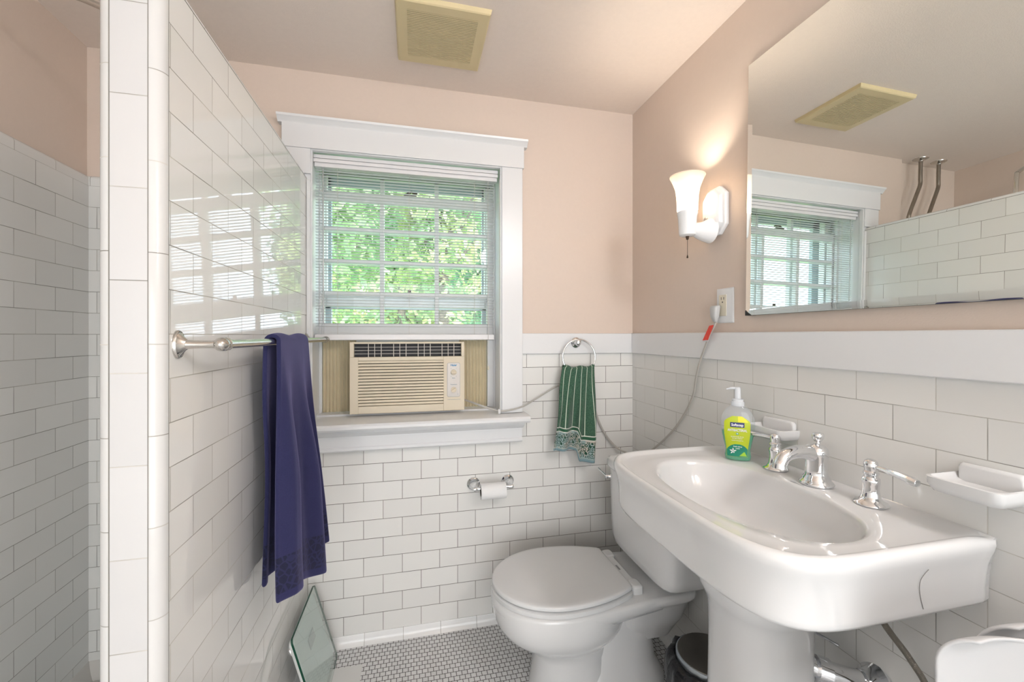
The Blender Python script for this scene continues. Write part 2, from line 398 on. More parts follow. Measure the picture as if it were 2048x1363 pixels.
b = MB(); b.box((-.045, 1.976, .640), (.012, 2.0, .648)); b.tube([(-.035, 1.985, .650), (-.012, 1.985, .664), (.015, 1.985, .655)], .006, 8)
k = b.build('sash_lock', M['bronze'], w)
b = MB(); b.lathe((-.02, 2.01, .188), (0, 0, 1), [(.02, 0), (.018, .008), (.008, .014), (.008, .024), (.002, .028)], 16); b.build('sash_lock', M['bronze'], w)
b = MB()                                                   # storm window
b.box((-.46, 2.085, -.36), (-.375, 2.11, .80)); b.box((.335, 2.085, -.36), (.42, 2.11, .80)); b.box((-.46, 2.085, .70), (.42, 2.11, .80))
b.box((-.46, 2.085, .125), (.42, 2.105, .165)); b.box((-.46, 2.085, -.36), (.42, 2.11, -.30))
b.build('storm_frame', M['storm'], w, bev=.002)
b = MB(); b.box((-.395, 1.99, .715), (.36, 2.0, .722)); b.build('gap_shade', M['black'], w, smooth=False)  # black bar stands in for the shade in the gap above the panes

# ------------------------------------------------------------------ blind
bl = thing('window_blind', 'white narrow-slat venetian blind with lift cords hanging in the window above the air conditioner', 'blind', (-.02, 1.862, -.02))
b = MB(); b.box((-.397, 1.842, .692), (.366, 1.872, .738)); b.build('headrail', M['blindrail'], bl, bev=.002)
b = MB()
for z0, z1 in ((.708, .7228), (.7245, .739)): b.box((-.398, 1.834, z0), (.367, 1.838, z1))
b.build('valance', M['blindrail'], bl, bev=.0012)
b = MB(); z = .684; N_ = 0; tl = .0008
while z > .030:
    rr = []
    for k in range(5):
        t = k/4; y = 1.855+.0125*t; zz = z+.0012*math.sin(PI*t)-.0016*(t-.5)+.0
        rr.append((y, zz))
    prof_ = rr+[(y, zz-.0003) for y, zz in reversed(rr)]
    b.loft([[(x, y, zz) for y, zz in prof_] for x in (-.396, .355)])
    z -= .0122
for z in (.022, .0165, .0125, .009): 
    b.box((-.396, 1.855, z), (.355, 1.8675, z+.0008))
b.build('slats', M['blind'], bl, ang=60)
b = MB(); b.box((-.398, 1.852, -.0195), (.354, 1.872, .0045)); b.build('bottom_rail', M['blindrail'], bl, bev=.002)
def cord(pts, r, name='lift_cord', m='cordmat', par=bl, n=6):
    b = MB(); b.tube(pts, r, n); return b.build(name, M[m], par)
for x in (-.31, -.02, .265):
    cord([(x, 1.853, .695), (x, 1.853, .0)], .0007, 'ladder_cord'); cord([(x, 1.8695, .695), (x, 1.8695, .0)], .0006, 'ladder_cord')
b = MB(); b.tube([(-.365, 1.848, .70), (-.364, 1.846, .69), (-.362, 1.846, .05)], .0028, 8); b.build('tilt_wand', thin_glass('clear_wand', (.85, .87, .87), trans=((.8, .8, .8), .3)), bl)
cord(catmull([(.325, 1.85, .70), (.325, 1.848, .3), (.326, 1.846, -.02), (.322, 1.842, -.10), (.325, 1.84, -.135)]), .0009)
b = MB(); b.lathe((.324, 1.84, -.136), (0, 0, -1), [(.002, 0), (.004, .006), (.0055, .014), (.004, .018), (.001, .019)], 10); b.build('cord_tassel', M['ivory'], bl)
cord([(.3655, 1.792, .68), (.3655, 1.79, .2), (.364, 1.785, -.33)], .0007); cord([(.3685, 1.792, .68), (.369, 1.79, .2), (.367, 1.785, -.33)], .0007)
b = MB(); b.box((.358, 1.782, -.343), (.369, 1.790, -.322)); b.build('cord_anchor', M['white_plastic'], bl, bev=.001)

# ------------------------------------------------------------------ air conditioner
ac = thing('air_conditioner', 'aged cream window air conditioner with two round dials under the blind', 'air conditioner', (-.02, 1.95, -.338))
AX0, AX1, AY, AZ0, AZ1 = -.262, .219, 1.850, -.331, -.028
b = MB(); b.box((AX0+.012, AY+.03, -.3375), (AX1-.012, 2.35, AZ1-.004)); b.build('body', M['acbeige'], ac, bev=.004)
b = MB()
ox0, ox1, oz0, oz1 = AX0+.017, AX1-.014, -.092, -.036         # outlet hole
lx0, lx1, lz0, lz1 = AX0+.034, AX1-.092, -.300, -.108       # louver field
b.box((AX0, AY, AZ0), (lx0, AY+.03, oz0)); b.box((lx1, AY, AZ0), (AX1, AY+.03, oz0)); b.box((lx0, AY, AZ0), (lx1, AY+.03, lz0)); b.box((lx0, AY, lz1), (lx1, AY+.03, oz0))
b.box((AX0, AY, oz0), (ox0, AY+.03, AZ1)); b.box((ox1, AY, oz0), (AX1, AY+.03, AZ1)); b.box((ox0, AY, oz1), (ox1, AY+.03, AZ1))
b.build('front_bezel', M['acbeige'], ac, bev=.0015)
b = MB(); nl = 15; dz = (lz1-lz0)/nl
for i in range(nl):
    z0 = lz0+i*dz
    b.loft([[(x, AY+.0045, z0+.0018), (x, AY+.0005, z0+.003), (x, AY+.0035, z0+dz-.0012), (x, AY+.010, z0+dz-.0005), (x, AY+.012, z0+.0018)] for x in (lx0, lx1)])
b.build('intake_louvers', M['acbeige'], ac, ang=20)
b = MB(); b.box((lx0, AY+.013, lz0), (lx1, AY+.016, lz1)); b.box((ox0, AY+.026, oz0), (ox1, AY+.029, oz1)); b.build('dark_cavity', M['acdark'], ac, smooth=False)
b = MB()
for i in range(3): zz = oz0+(oz1-oz0)*(i+1)/4; b.box((ox0, AY+.001, zz-.0008), (ox1, AY+.005, zz+.0008))
for k in range(4): xx = ox0+.083+.103*k - (0 if k < 3 else .0); b.box((xx-.0011, AY+.001, oz0), (xx+.0011, AY+.005, oz1))
for k in range(4):
    for s_ in (-1, 1): xx = ox0+.083+.103*k+s_*.026; b.box((xx-.0014, AY+.008, oz0), (xx+.0014, AY+.014, oz1))
b.build('outlet_grille', mat('grille_cream', (.66, .62, .57), .4), ac, bev=.0003)
def rrect(cx, cz, hx, hz, r, y, n=6):
    o = []
    for (sx, sz, a0) in ((1, 1, 0), (-1, 1, PI/2), (-1, -1, PI), (1, -1, 3*PI/2)):
        for k in range(n+1): a = a0+PI/2*k/n; o.append((cx+sx*(hx-r)+r*math.cos(a), y, cz+sz*(hz-r)+r*math.sin(a)))
    return o
pcx, pcz = AX1-.048, -.196
b = MB(); b.loft([rrect(pcx, pcz, .0275, .074, .007, AY+.0005), rrect(pcx, pcz, .0275, .074, .007, AY-.0005), rrect(pcx, pcz, .0262, .0727, .006, AY-.0012)])
cp = b.build('control_panel', M['acctl'], ac)
b = MB()
o1 = rrect(pcx, pcz, .0283, .0748, .0075, AY-.0003); o2 = rrect(pcx, pcz, .0275, .074, .007, AY-.0007)
b.loft([o1, o2], False, False); b.box((pcx-.027, AY-.0004, -.2835), (pcx+.030, AY, -.2825)); b.build('panel_outline', M['grey_ink'], cp)
text('Haier', .0125, (pcx, AY-.0016, -.1315), (1, 0, 0), (0, 0, 1), M['blue_ink'], 'logo', cp, bold=.0004, sx=1.0)
for i, (tx, tz, ss) in enumerate([('4', -.146, 0), ('1', -.146, 1), ('2', -.181, 0), ('3', -.181, 1)]):
    text(tx, .006, (pcx+(-.0115 if not ss else .0115), AY-.0016, tz), (1, 0, 0), (0, 0, 1), M['grey_ink'], 'dial_mark', cp)
text('Mode', .0055, (pcx, AY-.0016, -.1885), (1, 0, 0), (0, 0, 1), M['grey_ink'], 'lettering', cp, bold=.0001)
text('Temperature', .0055, (pcx, AY-.0016, -.2165), (1, 0, 0), (0, 0, 1), M['grey_ink'], 'lettering', cp, bold=.0001)
for dx in (-.018, .018): text('+' if dx > 0 else '-', .008, (pcx+dx, AY-.0016, -.2595), (1, 0, 0), (0, 0, 1), M['blue_ink'], 'dial_mark', cp)
for kz, ang in ((-.163, 0), (-.240, .6)):
    b = MB(); b.lathe((pcx, AY-.001, kz), (0, -1, 0), [(.0125, 0), (.012, .004), (.0118, .005), (.003, .0052)], 28)
    b.obox((pcx, AY-.009, kz), (math.cos(ang), 0, math.sin(ang)), (0, 1, 0), (-math.sin(ang), 0, math.cos(ang)), (.0122, .005, .0042))
    b.build('dial_knob', M['acbeige'], ac, bev=.001)
for x0, x1 in ((-.392, AX0+.012), (AX1-.012, .340)):
    b = MB(); pts = []; nf = int((x1-x0)/.0135); 
    for i in range(nf*8+1):
        x = x0+(x1-x0)*i/(nf*8); pts.append((x, 1.962+.0055*math.cos(2*PI*i/8)))
    b.loft([[(x, y, z) for x, y in pts]+[(x, y+.003, z) for x, y in reversed(pts)] for z in (-.337, -.022)]); b.build('accordion_panel', M['acpanel'], ac, ang=60)
for x0, x1 in ((.340, .368), (-.400, -.389)):
    b = MB(); b.box((x0, 1.950, -.337), (x1, 1.966, -.022)); b.build('side_frame', M['trim'], ac, bev=.001)
# cord: leaves the right side, sags along the wall behind the hand towel, up the right wall to the outlet
cpts = [(AX1-.002, AY+.018, -.288), (.232, 1.845, -.290), (.262, 1.80, -.297), (.33, 1.79, -.322), (.376, 1.7935, -.333), (.42, 1.793, -.329), (.475, 1.797, -.316), (.54, 1.808, -.285), (.63, 1.812, -.238), (.70, 1.812, -.218), (.76, 1.812, -.232), (.81, 1.812, -.300), (.845, 1.812, -.40), (.885, 1.812, -.475), (.94, 1.800, -.535), (.99, 1.76, -.553), (1.012, 1.70, -.535), (1.015, 1.62, -.492), (1.016, 1.50, -.398), (1.018, 1.42, -.312), (1.018, 1.362, -.225), (1.018, 1.347, -.165), (1.015, 1.325, -.108), (1.008, 1.285, -.045), (1.006, 1.258, .0), (1.008, 1.240, .030), (1.012, 1.233, .048)]
b = MB(); b.tube(catmull(cpts, 6), .0046, 8, flat=.55); pc = b.build('power_cord', M['cable'], ac)
b = MB()                                                    # plug
def q4(c, hy, hx, z, y): return [(c[0]-hx, y-hy, z), (c[0]+hx, y-hy, z), (c[0]+hx, y+hy, z), (c[0]-hx, y+hy, z)]
def ovalr(cx, cyy, z, rx, ry, n=16): return [(cx+rx*math.copysign(abs(math.cos(2*PI*j/n))**.6, math.cos(2*PI*j/n)), cyy+ry*math.copysign(abs(math.sin(2*PI*j/n))**.6, math.sin(2*PI*j/n)), z) for j in range(n)]
b.loft([ovalr(1.010, 1.234, .046, .005, .006), ovalr(1.008, 1.233, .054, .0075, .0095), ovalr(1.006, 1.232, .066, .011, .0135), ovalr(1.006, 1.231, .090, .012, .0165), ovalr(1.008, 1.231, .099, .012, .0165), ovalr(1.010, 1.231, .102, .009, .014)])
for zz in (.049, .053): b.lathe((1.010, 1.2335, zz), (0, 0, 1), [(.0072, 0), (.0072, .002)], 16)
b.build('plug', M['plug'], pc)
b = MB(); tg = [(1.004, 1.2555, .034), (1.002, 1.232, .036), (1.000, 1.258, -.016), (1.003, 1.289, -.018)]
b.add(tg+[(x-.001, y, z) for x, y, z in tg], [(0, 1, 2, 3), (7, 6, 5, 4), (0, 4, 5, 1), (1, 5, 6, 2), (2, 6, 7, 3), (3, 7, 4, 0)])
b.build('warning_tag', M['red'], pc, smooth=False)
b = MB(); t2 = [(1.002, 1.258, -.0165), (1.004, 1.289, -.0185), (1.005, 1.290, -.024), (1.003, 1.262, -.021)]
b.add(t2+[(x-.001, y, z) for x, y, z in t2], [(0, 1, 2, 3), (7, 6, 5, 4), (0, 4, 5, 1), (1, 5, 6, 2), (2, 6, 7, 3), (3, 7, 4, 0)]); b.build('tag_edge', M['white_plastic'], pc, smooth=False)

# ================================================================== CEILING VENT
vt = thing('ceiling_vent', 'yellowed square slotted exhaust fan cover on the ceiling', 'vent', (.095, 1.495, ZC))
b = MB(); vx0, vx1, vy0, vy1 = -.057, .247, 1.345, 1.648; zt_, zb_ = ZC, ZC-.016
gx0, gx1, gy0, gy1 = -.022, .210, 1.380, 1.604
def vring(x0, x1, y0, y1, z): return [(x0, y0, z), (x1, y0, z), (x1, y1, z), (x0, y1, z)]
b.loft([vring(vx0-.003, vx1+.003, vy0-.003, vy1+.003, zt_), vring(vx0, vx1, vy0, vy1, zb_+.003), vring(vx0+.004, vx1-.004, vy0+.004, vy1-.004, zb_), vring(gx0, gx1, gy0, gy1, zb_-.001), vring(gx0, gx1, gy0, gy1, zb_+.008)], False, False)
b.build('cover', M['vent'], vt, ang=20)
b = MB(); ns = 29; dy = (gy1-gy0)/ns
for i in range(ns): b.box((gx0, gy0+i*dy+.0014, zb_-.001), (gx1, gy0+(i+1)*dy-.0014, zb_+.0008))
b.build('grille', M['vent'], vt, smooth=False)
b = MB(); b.box((gx0, gy0, zb_+.0010), (gx1, gy1, zb_+.003)); b.build('dark_cavity', mat('fan_dark', (.05, .028, .015), .7), vt, smooth=False)

# ================================================================== MIRROR
mi = thing('wall_mirror', 'large frameless wall mirror hanging above the sink', 'mirror', (W, .645, .062))
my0, my1, mz0, mz1 = .19, 1.1, .0625, .845
tl = .0058                                                 # stands out slightly at the foot
def mp(y, z, o): return (W-.004-.0 - (1-(z-mz0)/(mz1-mz0))*.0112 - o, y, z)
def mr(i, o): return [mp(my0+i, mz0+i, o), mp(my1-i, mz0+i, o), mp(my1-i, mz1-i, o), mp(my0+i, mz1-i, o)]
b = MB(); bw_ = .019
b.loft([mr(0, .0035), mr(bw_, .0048)], False, False); v0 = len(b.v); b.add(mr(bw_, .0048), [(0, 1, 2, 3)])
b.build('glass', M['mirror'], mi, smooth=False)
b = MB(); b.loft([[ (W-.0002, y, z) for y, z in ((my0, mz0), (my1, mz0), (my1, mz1), (my0, mz1))], mr(0, .0034)]); b.build('backing', M['mirror_edge'], mi, smooth=False)
b = MB(); c3 = [mp(my1+.0006, mz0-.0006, .0052), mp(my1+.0006, mz0+.016, .0052), mp(my1-.022, mz0-.0006, .0052)]
b.add(c3+[(W, y, z) for _, y, z in c3], [(0, 1, 2), (5, 4, 3), (0, 3, 4, 1), (1, 4, 5, 2), (2, 5, 3, 0)]); b.build('corner_clip', M['black'], mi, smooth=False)

# ================================================================== SCONCE
def sconce_at(yc, label):
    so = thing('wall_sconce', label, 'lamp', (W, yc, .35))
    pcy, pcz_ = yc-.024, .428
    def oct(hy, hz, ch, x): return [(x, pcy+a, pcz_+c) for a, c in ((-hy+ch, -hz), (hy-ch, -hz), (hy, -hz+ch), (hy, hz-ch), (hy-ch, hz), (-hy+ch, hz), (-hy, hz-ch), (-hy, -hz+ch))]
    b = MB(); b.loft([oct(.053, .083, .030, W), oct(.053, .083, .030, W-.014), oct(.050, .080, .029, W-.017), oct(.044, .074, .027, W-.019), oct(.041, .071, .026, W-.030), oct(.033, .062, .022, W-.036)])
    b.build('back_plate', M['pvc'], so, bev=.003, seg=3, ang=50)
    sx = W-.104
    b = MB(); rg = []
    for k in range(11):
        t = k/10; x = W-.030-(.074)*t; zc = .368-.012*math.sin(PI*t)+.004*t; hh = .026*(1-t)**1.5+.019; ww = .028*(1-t)+.014
        rg.append([(x, yc-.022*(1-t)+ww*math.cos(a), zc+.008+hh*math.sin(a)-(.012*(1-t)**2)) for a in [2*PI*j/20 for j in range(20)]])
    b.loft(rg); b.build('arm', M['pvc'], so, ang=60)
    b = MB(); b.lathe((sx, yc, .344), (0, 0, 1), [(.001, 0), (.020, 0), (.026, .004), (.028, .012), (.0305, .060), (.0325, .074), (.034, .078), (.034, .084), (.031, .086), (.028, .084), (.027, .07), (.001, .068)], 36); b.build('socket_cup', M['pvc'], so)
    b = MB(); pr_ = [(.031, 0), (.034, .006), (.0345, .03), (.036, .055), (.040, .08), (.0485, .103), (.056, .119), (.0585, .123)]
    pr2 = [(r-.0022, h+.0004) for r, h in reversed(pr_)]
    b.lathe((sx, yc, .428), (0, 0, 1), pr_+[(.0587, .1245)]+pr2, 48, False, False)
    m = bpy.data.materials.new('frosted_glass'); m.use_nodes = True; nt = m.node_tree; nt.nodes.clear(); N = nt.nodes.new; L = nt.links.new
    t_ = N('ShaderNodeBsdfTranslucent'); t_.inputs[0].default_value = (1, .93, .84, 1); d_ = N('ShaderNodeBsdfDiffuse'); d_.inputs[0].default_value = (.95, .9, .84, 1)
    mx = N('ShaderNodeMixShader'); mx.inputs[0].default_value = .65; L(d_.outputs[0], mx.inputs[1]); L(t_.outputs[0], mx.inputs[2])
    g_ = N('ShaderNodeBsdfGlossy'); g_.inputs['Roughness'].default_value = .2; m2 = N('ShaderNodeMixShader'); m2.inputs[0].default_value = .04
    L(mx.outputs[0], m2.inputs[1]); L(g_.outputs[0], m2.inputs[2]); o_ = N('ShaderNodeOutputMaterial'); L(m2.outputs[0], o_.inputs[0])
    b.build('shade', m, so)
    b = MB(); b.lathe((sx, yc, .428), (0, 0, 1), [(.012, 0), (.013, .018), (.020, .032), (.0235, .046), (.020, .060), (.010, .068), (.001, .070)], 24)
    b.build('bulb', emis('bulb_glow', (1, .87, .72), 250), so)
    b = MB(); b.lathe((W-.036, yc-.010, .402), (-1, 0, 0), [(.009, -.004), (.009, .004), (.007, .006), (.001, .0065)], 20); b.build('switch_knob', M['nickel'], so)
    b = MB(); b.lathe((sx, yc, .344), (0, 0, -1), [(.006, 0), (.006, .003), (.005, .004), (.0045, .010), (.002, .012)], 14); b.tube([(sx, yc, .333), (sx, yc, .280)], .0008, 6)
    b.lathe((sx, yc, .280), (0, 0, -1), [(.001, 0), (.002, .004), (.0035, .010), (.001, .012)], 10); b.build('pull_chain', M['bronze'], so)
    return so
sc = sconce_at(1.268, 'lit white wall sconce with frosted glass shade and pull chain left of the mirror')

# ================================================================== OUTLET
ot = thing('wall_outlet', 'white cover plate with ivory socket on the right wall under the sconce', 'outlet', (W, 1.205, .035))
b = MB()
def ox(y, z, x): return (x, y, z)
b.loft([[(W, y, z) for y, z in ((1.168, .042), (1.246, .042), (1.246, .160), (1.168, .160))], [(W-.003, y, z) for y, z in ((1.168, .042), (1.246, .042), (1.246, .160), (1.168, .160))], [(W-.0055, y, z) for y, z in ((1.172, .046), (1.242, .046), (1.242, .156), (1.172, .156))]])
b.build('cover_plate', M['trim'], ot, bev=.001)
b = MB(); b.box((W-.0075, 1.197, .066), (W-.004, 1.231, .138)); rc = b.build('socket_face', M['ivory'], ot, bev=.001)
b = MB()
for dy in (-.006, .006): b.box((W-.0079, 1.214+dy-.001, .121), (W-.0074, 1.214+dy+.001, .130))
b.lathe((W-.0079, 1.214, .113), (1, 0, 0), [(.0025, 0), (.0025, .0005)], 12); b.build('socket_slots', M['black'], rc, smooth=False)

# ================================================================== TOWEL BAR + NAVY TOWEL
tb = thing('towel_bar', 'long chrome towel bar with round ends on the tiled partition', 'towel bar', (XP, 1.34, -.03))
BX = XP+.072; BZ = -.0165
b = MB(); b.tube([(BX, .868, BZ), (BX, 1.795, BZ)], .0088, 20); b.build('bar', M['nickel'], tb)
def bracket(y, far=False):
    b = MB()
    rg = []
    for (r, h) in [(1, 0), (1, .003), (.93, .0055), (.85, .005), (.78, .006), (.6, .010), (.45, .013), (.30, .018)]:
        rg.append([(XP+h, y+.0175*r*math.cos(a), BZ+.026*r*math.sin(a)) for a in [2*PI*j/28 for j in range(28)]])
    b.loft(rg); b.lathe((XP+.016, y, BZ), (1, 0, 0), [(.0085, 0), (.0075, .012), (.0070, .04), (.0085, .048)], 20)
    b.lathe((BX, y-.015, BZ), (0, 1, 0), [(.001, 0), (.006, .0015), (.010, .005), (.0125, .010), (.013, .015), (.0125, .020), (.0105, .024), (.013, .027), (.013, .031), (.010, .034), (.0088, .036)], 24)
    for dz in (-.018, .018): b.lathe((XP+.004, y+.003, BZ+dz), (1, 0, 0), [(.0035, 0), (.0035, .002), (.002, .0035), (.0004, .004)], 12)
    b.build('bracket', M['nickel'], tb)
bracket(.872); bracket(1.792)

def cloth_mat(name):
    m, nt, bs = new_mat(name); return m, nt, bs
m, nt, bs = new_mat('navy_terry'); N = nt.nodes.new; L = nt.links.new
uvn = N('ShaderNodeUVMap'); sep = N('ShaderNodeSeparateXYZ'); L(uvn.outputs[0], sep.inputs[0])
# v runs 0 at one hem to 1 at the other
def math_(op, a, bb=None):
    k = N('ShaderNodeMath'); k.operation = op
    if isinstance(a, (int, float)): k.inputs[0].default_value = a
    else: L(a, k.inputs[0])
    if bb is not None:
        if isinstance(bb, (int, float)): k.inputs[1].default_value = bb
        else: L(bb, k.inputs[1])
    return k.outputs[0]
dist = math_('MINIMUM', sep.outputs[1], math_('SUBTRACT', 1, sep.outputs[1]))
band = math_('MULTIPLY', math_('GREATER_THAN', dist, .016), math_('LESS_THAN', dist, .078))
vo = N('ShaderNodeTexVoronoi'); vo.feature = 'DISTANCE_TO_EDGE'; vo.inputs['Scale'].default_value = 55
tco = N('ShaderNodeTexCoord'); L(tco.outputs['Object'], vo.inputs['Vector'])
pat = math_('LESS_THAN', vo.outputs['Distance'], .09)
nz = N('ShaderNodeTexNoise'); nz.inputs['Scale'].default_value = 600; L(tco.outputs['Object'], nz.inputs['Vector'])
base = N('ShaderNodeMix'); base.data_type = 'RGBA'; base.inputs[6].default_value = (.009, .010, .050, 1); base.inputs[7].default_value = (.020, .022, .095, 1); L(nz.outputs['Fac'], base.inputs[0])
bc = N('ShaderNodeMix'); bc.data_type = 'RGBA'; bc.inputs[6].default_value = (.006, .007, .032, 1); bc.inputs[7].default_value = (.013, .015, .062, 1); L(pat, bc.inputs[0])
fc = N('ShaderNodeMix'); fc.data_type = 'RGBA'; L(band, fc.inputs[0]); L(base.outputs[2], fc.inputs[6]); L(bc.outputs[2], fc.inputs[7])
L(fc.outputs[2], bs.inputs['Base Color']); bs.inputs['Roughness'].default_value = .9
bs.inputs['Sheen Weight'].default_value = .35; bs.inputs['Sheen Roughness'].default_value = .45; bs.inputs['Sheen Tint'].default_value = (.45, .42, .85, 1)
bp = N('ShaderNodeBump'); bp.inputs['Strength'].default_value = .5; bp.inputs['Distance'].default_value = .002; L(nz.outputs['Fac'], bp.inputs['Height']); L(bp.outputs['Normal'], bs.inputs['Normal'])
M['navy'] = m

def lerp(a, b_, t): return a+(b_-a)*t
def smooth(t): t = max(0, min(1, t)); return t*t*(3-2*t)
def navy():
    NU, NV = 90, 120; vs = []; uv = []; fs = []
    RB = .0155
    for j in range(NV+1):
        v = j/NV
        for i in range(NU+1):
            u = i/NU
            if v < .46:                                    # wall side flap, from hem up to bar
                t = 1-v/.46; zb = lerp(-.655, -.60, u) - .03*math.sin(u*PI)
                y = lerp(lerp(1.150, 1.43, u), lerp(1.200, 1.47, u), smooth(t*1.5))
                x = BX-RB-.006*smooth(t*3)-.020*t + .010*math.sin(u*17+1)*smooth(t*2)*.7
                x = max(x, XP+.012); z = lerp(BZ, zb, t)
            elif v < .54:
                a = (v-.46)/.08*PI; y = lerp(1.150, 1.43, u); x = BX-RB*math.cos(a); z = BZ+RB*math.sin(a)+.003*math.sin(u*9)
            else:
                t = (v-.54)/.46; g = smooth(t*1.6)
                zb = lerp(-.635, -.735, smooth(u)) + .055*smooth((u-.62)/.25)
                yn = lerp(1.145, 1.085, smooth(t)); yf = lerp(1.430, 1.475, smooth(t)); y = lerp(yn, yf, u)
                x = BX+RB+.010*g+.030*t*u + .021*math.sin(u*12.5+.4)*g+.006*math.sin(u*31+2)*g*g - .022*smooth((u-.72)/.06)*g*(1-.3*t)+.020*t
                x += -.030*(1-smooth(u/.10))*g
                z = lerp(BZ, zb, t)
            vs.append((x, y, z)); uv.append((u, v))
    for j in range(NV):
        for i in range(NU):
            a = j*(NU+1)+i; fs.append((a, a+1, a+NU+2, a+NU+1))
    o = fin('bath_towel', vs, fs, M['navy'], None, True, 180, uvs=uv)
    q = o.modifiers.new('thick', 'SOLIDIFY'); q.thickness = .010; q.offset = 0
    q = o.modifiers.new('sub', 'SUBSURF'); q.levels = 1; q.render_levels = 1
    return tag(o, 'navy blue velour bath towel folded over the chrome bar on the partition', 'towel')
navy()

# ================================================================== TOWEL RING + GREEN HAND TOWEL
tr = thing('towel_ring', 'chrome towel ring on the white rail board of the back wall', 'towel ring', (.731, D, -.16))
YR = 1.775
b = MB(); b.lathe((.731, D-.014, -.033), (0, -1, 0), [(.024, 0), (.0245, .004), (.022, .007), (.018, .009), (.014, .014), (.010, .020), (.009, .028), (.012, .033), (.0125, .038), (.009, .043), (.001, .045)], 30); b.build('mount', M['chrome'], tr)
b = MB(); b.tube([(.731+.079*math.cos(a), YR+.006*math.sin(a)-.002, -.098+.079*math.sin(a)) for a in [2*PI*j/56 for j in range(56)]], .0042, 12, closed=True); b.build('ring', M['chrome'], tr)

m, nt, bs = new_mat('green_hand_towel'); N = nt.nodes.new; L = nt.links.new
uvn = N('ShaderNodeUVMap'); sep = N('ShaderNodeSeparateXYZ'); L(uvn.outputs[0], sep.inputs[0]); U_, V_ = sep.outputs[0], sep.outputs[1]
tco = N('ShaderNodeTexCoord'); nz = N('ShaderNodeTexNoise'); nz.inputs['Scale'].default_value = 500; L(tco.outputs['Object'], nz.inputs['Vector'])
def mixc(f, a, bb):
    k = N('ShaderNodeMix'); k.data_type = 'RGBA'; L(f, k.inputs[0])
    for idx, c in ((6, a), (7, bb)):
        if isinstance(c, tuple): k.inputs[idx].default_value = (*c, 1)
        else: L(c, k.inputs[idx])
    return k.outputs[2]
nr = N('ShaderNodeMapRange'); nr.inputs[1].default_value = .35; nr.inputs[2].default_value = .65; L(nz.outputs['Fac'], nr.inputs[0])
green = mixc(nr.outputs[0], (.010, .050, .030), (.075, .170, .105))
fr = math_('FRACT', math_('MULTIPLY', U_, 6)); st = math_('LESS_THAN', math_('ABSOLUTE', math_('SUBTRACT', fr, .5)), .045)
body = mixc(st, green, (.60, .66, .56))
dg = math_('LESS_THAN', V_, .232)                                   # v: 0 hem .. 1 top
bandg = math_('MULTIPLY', math_('GREATER_THAN', V_, .238), math_('LESS_THAN', V_, .272))
whitel = math_('MULTIPLY', math_('GREATER_THAN', V_, .228), math_('LESS_THAN', V_, .283))
# brocade border: mirrored rings and leaves
uu = math_('ABSOLUTE', math_('SUBTRACT', math_('FRACT', math_('MULTIPLY', U_, 3.5)), .5))
cv_ = N('ShaderNodeCombineXYZ'); L(math_('MULTIPLY', uu, 2.2), cv_.inputs[0]); L(math_('MULTIPLY', V_, 9), cv_.inputs[1])
vo = N('ShaderNodeTexVoronoi'); vo.inputs['Scale'].default_value = 2.6; L(cv_.outputs[0], vo.inputs['Vector'])
wv = math_('SINE', math_('MULTIPLY', vo.outputs['Distance'], 17))
pt = math_('GREATER_THAN', wv, .35)
inb = math_('MULTIPLY', math_('GREATER_THAN', V_, .045), math_('LESS_THAN', V_, .215))
n3 = N('ShaderNodeTexNoise'); n3.inputs['Scale'].default_value = 25; L(tco.outputs['Object'], n3.inputs['Vector'])
mr3 = N('ShaderNodeMapRange'); mr3.inputs[1].default_value = .42; mr3.inputs[2].default_value = .58; L(n3.outputs['Fac'], mr3.inputs[0])
ground = mixc(mr3.outputs[0], (.50, .46, .40), (.30, .40, .40))
brd = mixc(math_('MULTIPLY', pt, inb), ground, (.015, .075, .045))
hem = mixc(math_('LESS_THAN', V_, .028), brd, (.20, .32, .36))
c1 = mixc(dg, body, hem); c2 = mixc(whitel, c1, (.70, .70, .64)); c3_ = mixc(bandg, c2, (.02, .10, .05))
L(c3_, bs.inputs['Base Color']); bs.inputs['Roughness'].default_value = .95; bs.inputs['Sheen Weight'].default_value = .25
bp = N('ShaderNodeBump'); bp.inputs['Strength'].default_value = .6; bp.inputs['Distance'].default_value = .002; L(nz.outputs['Fac'], bp.inputs['Height']); L(bp.outputs['Normal'], bs.inputs['Normal'])
M['green'] = m
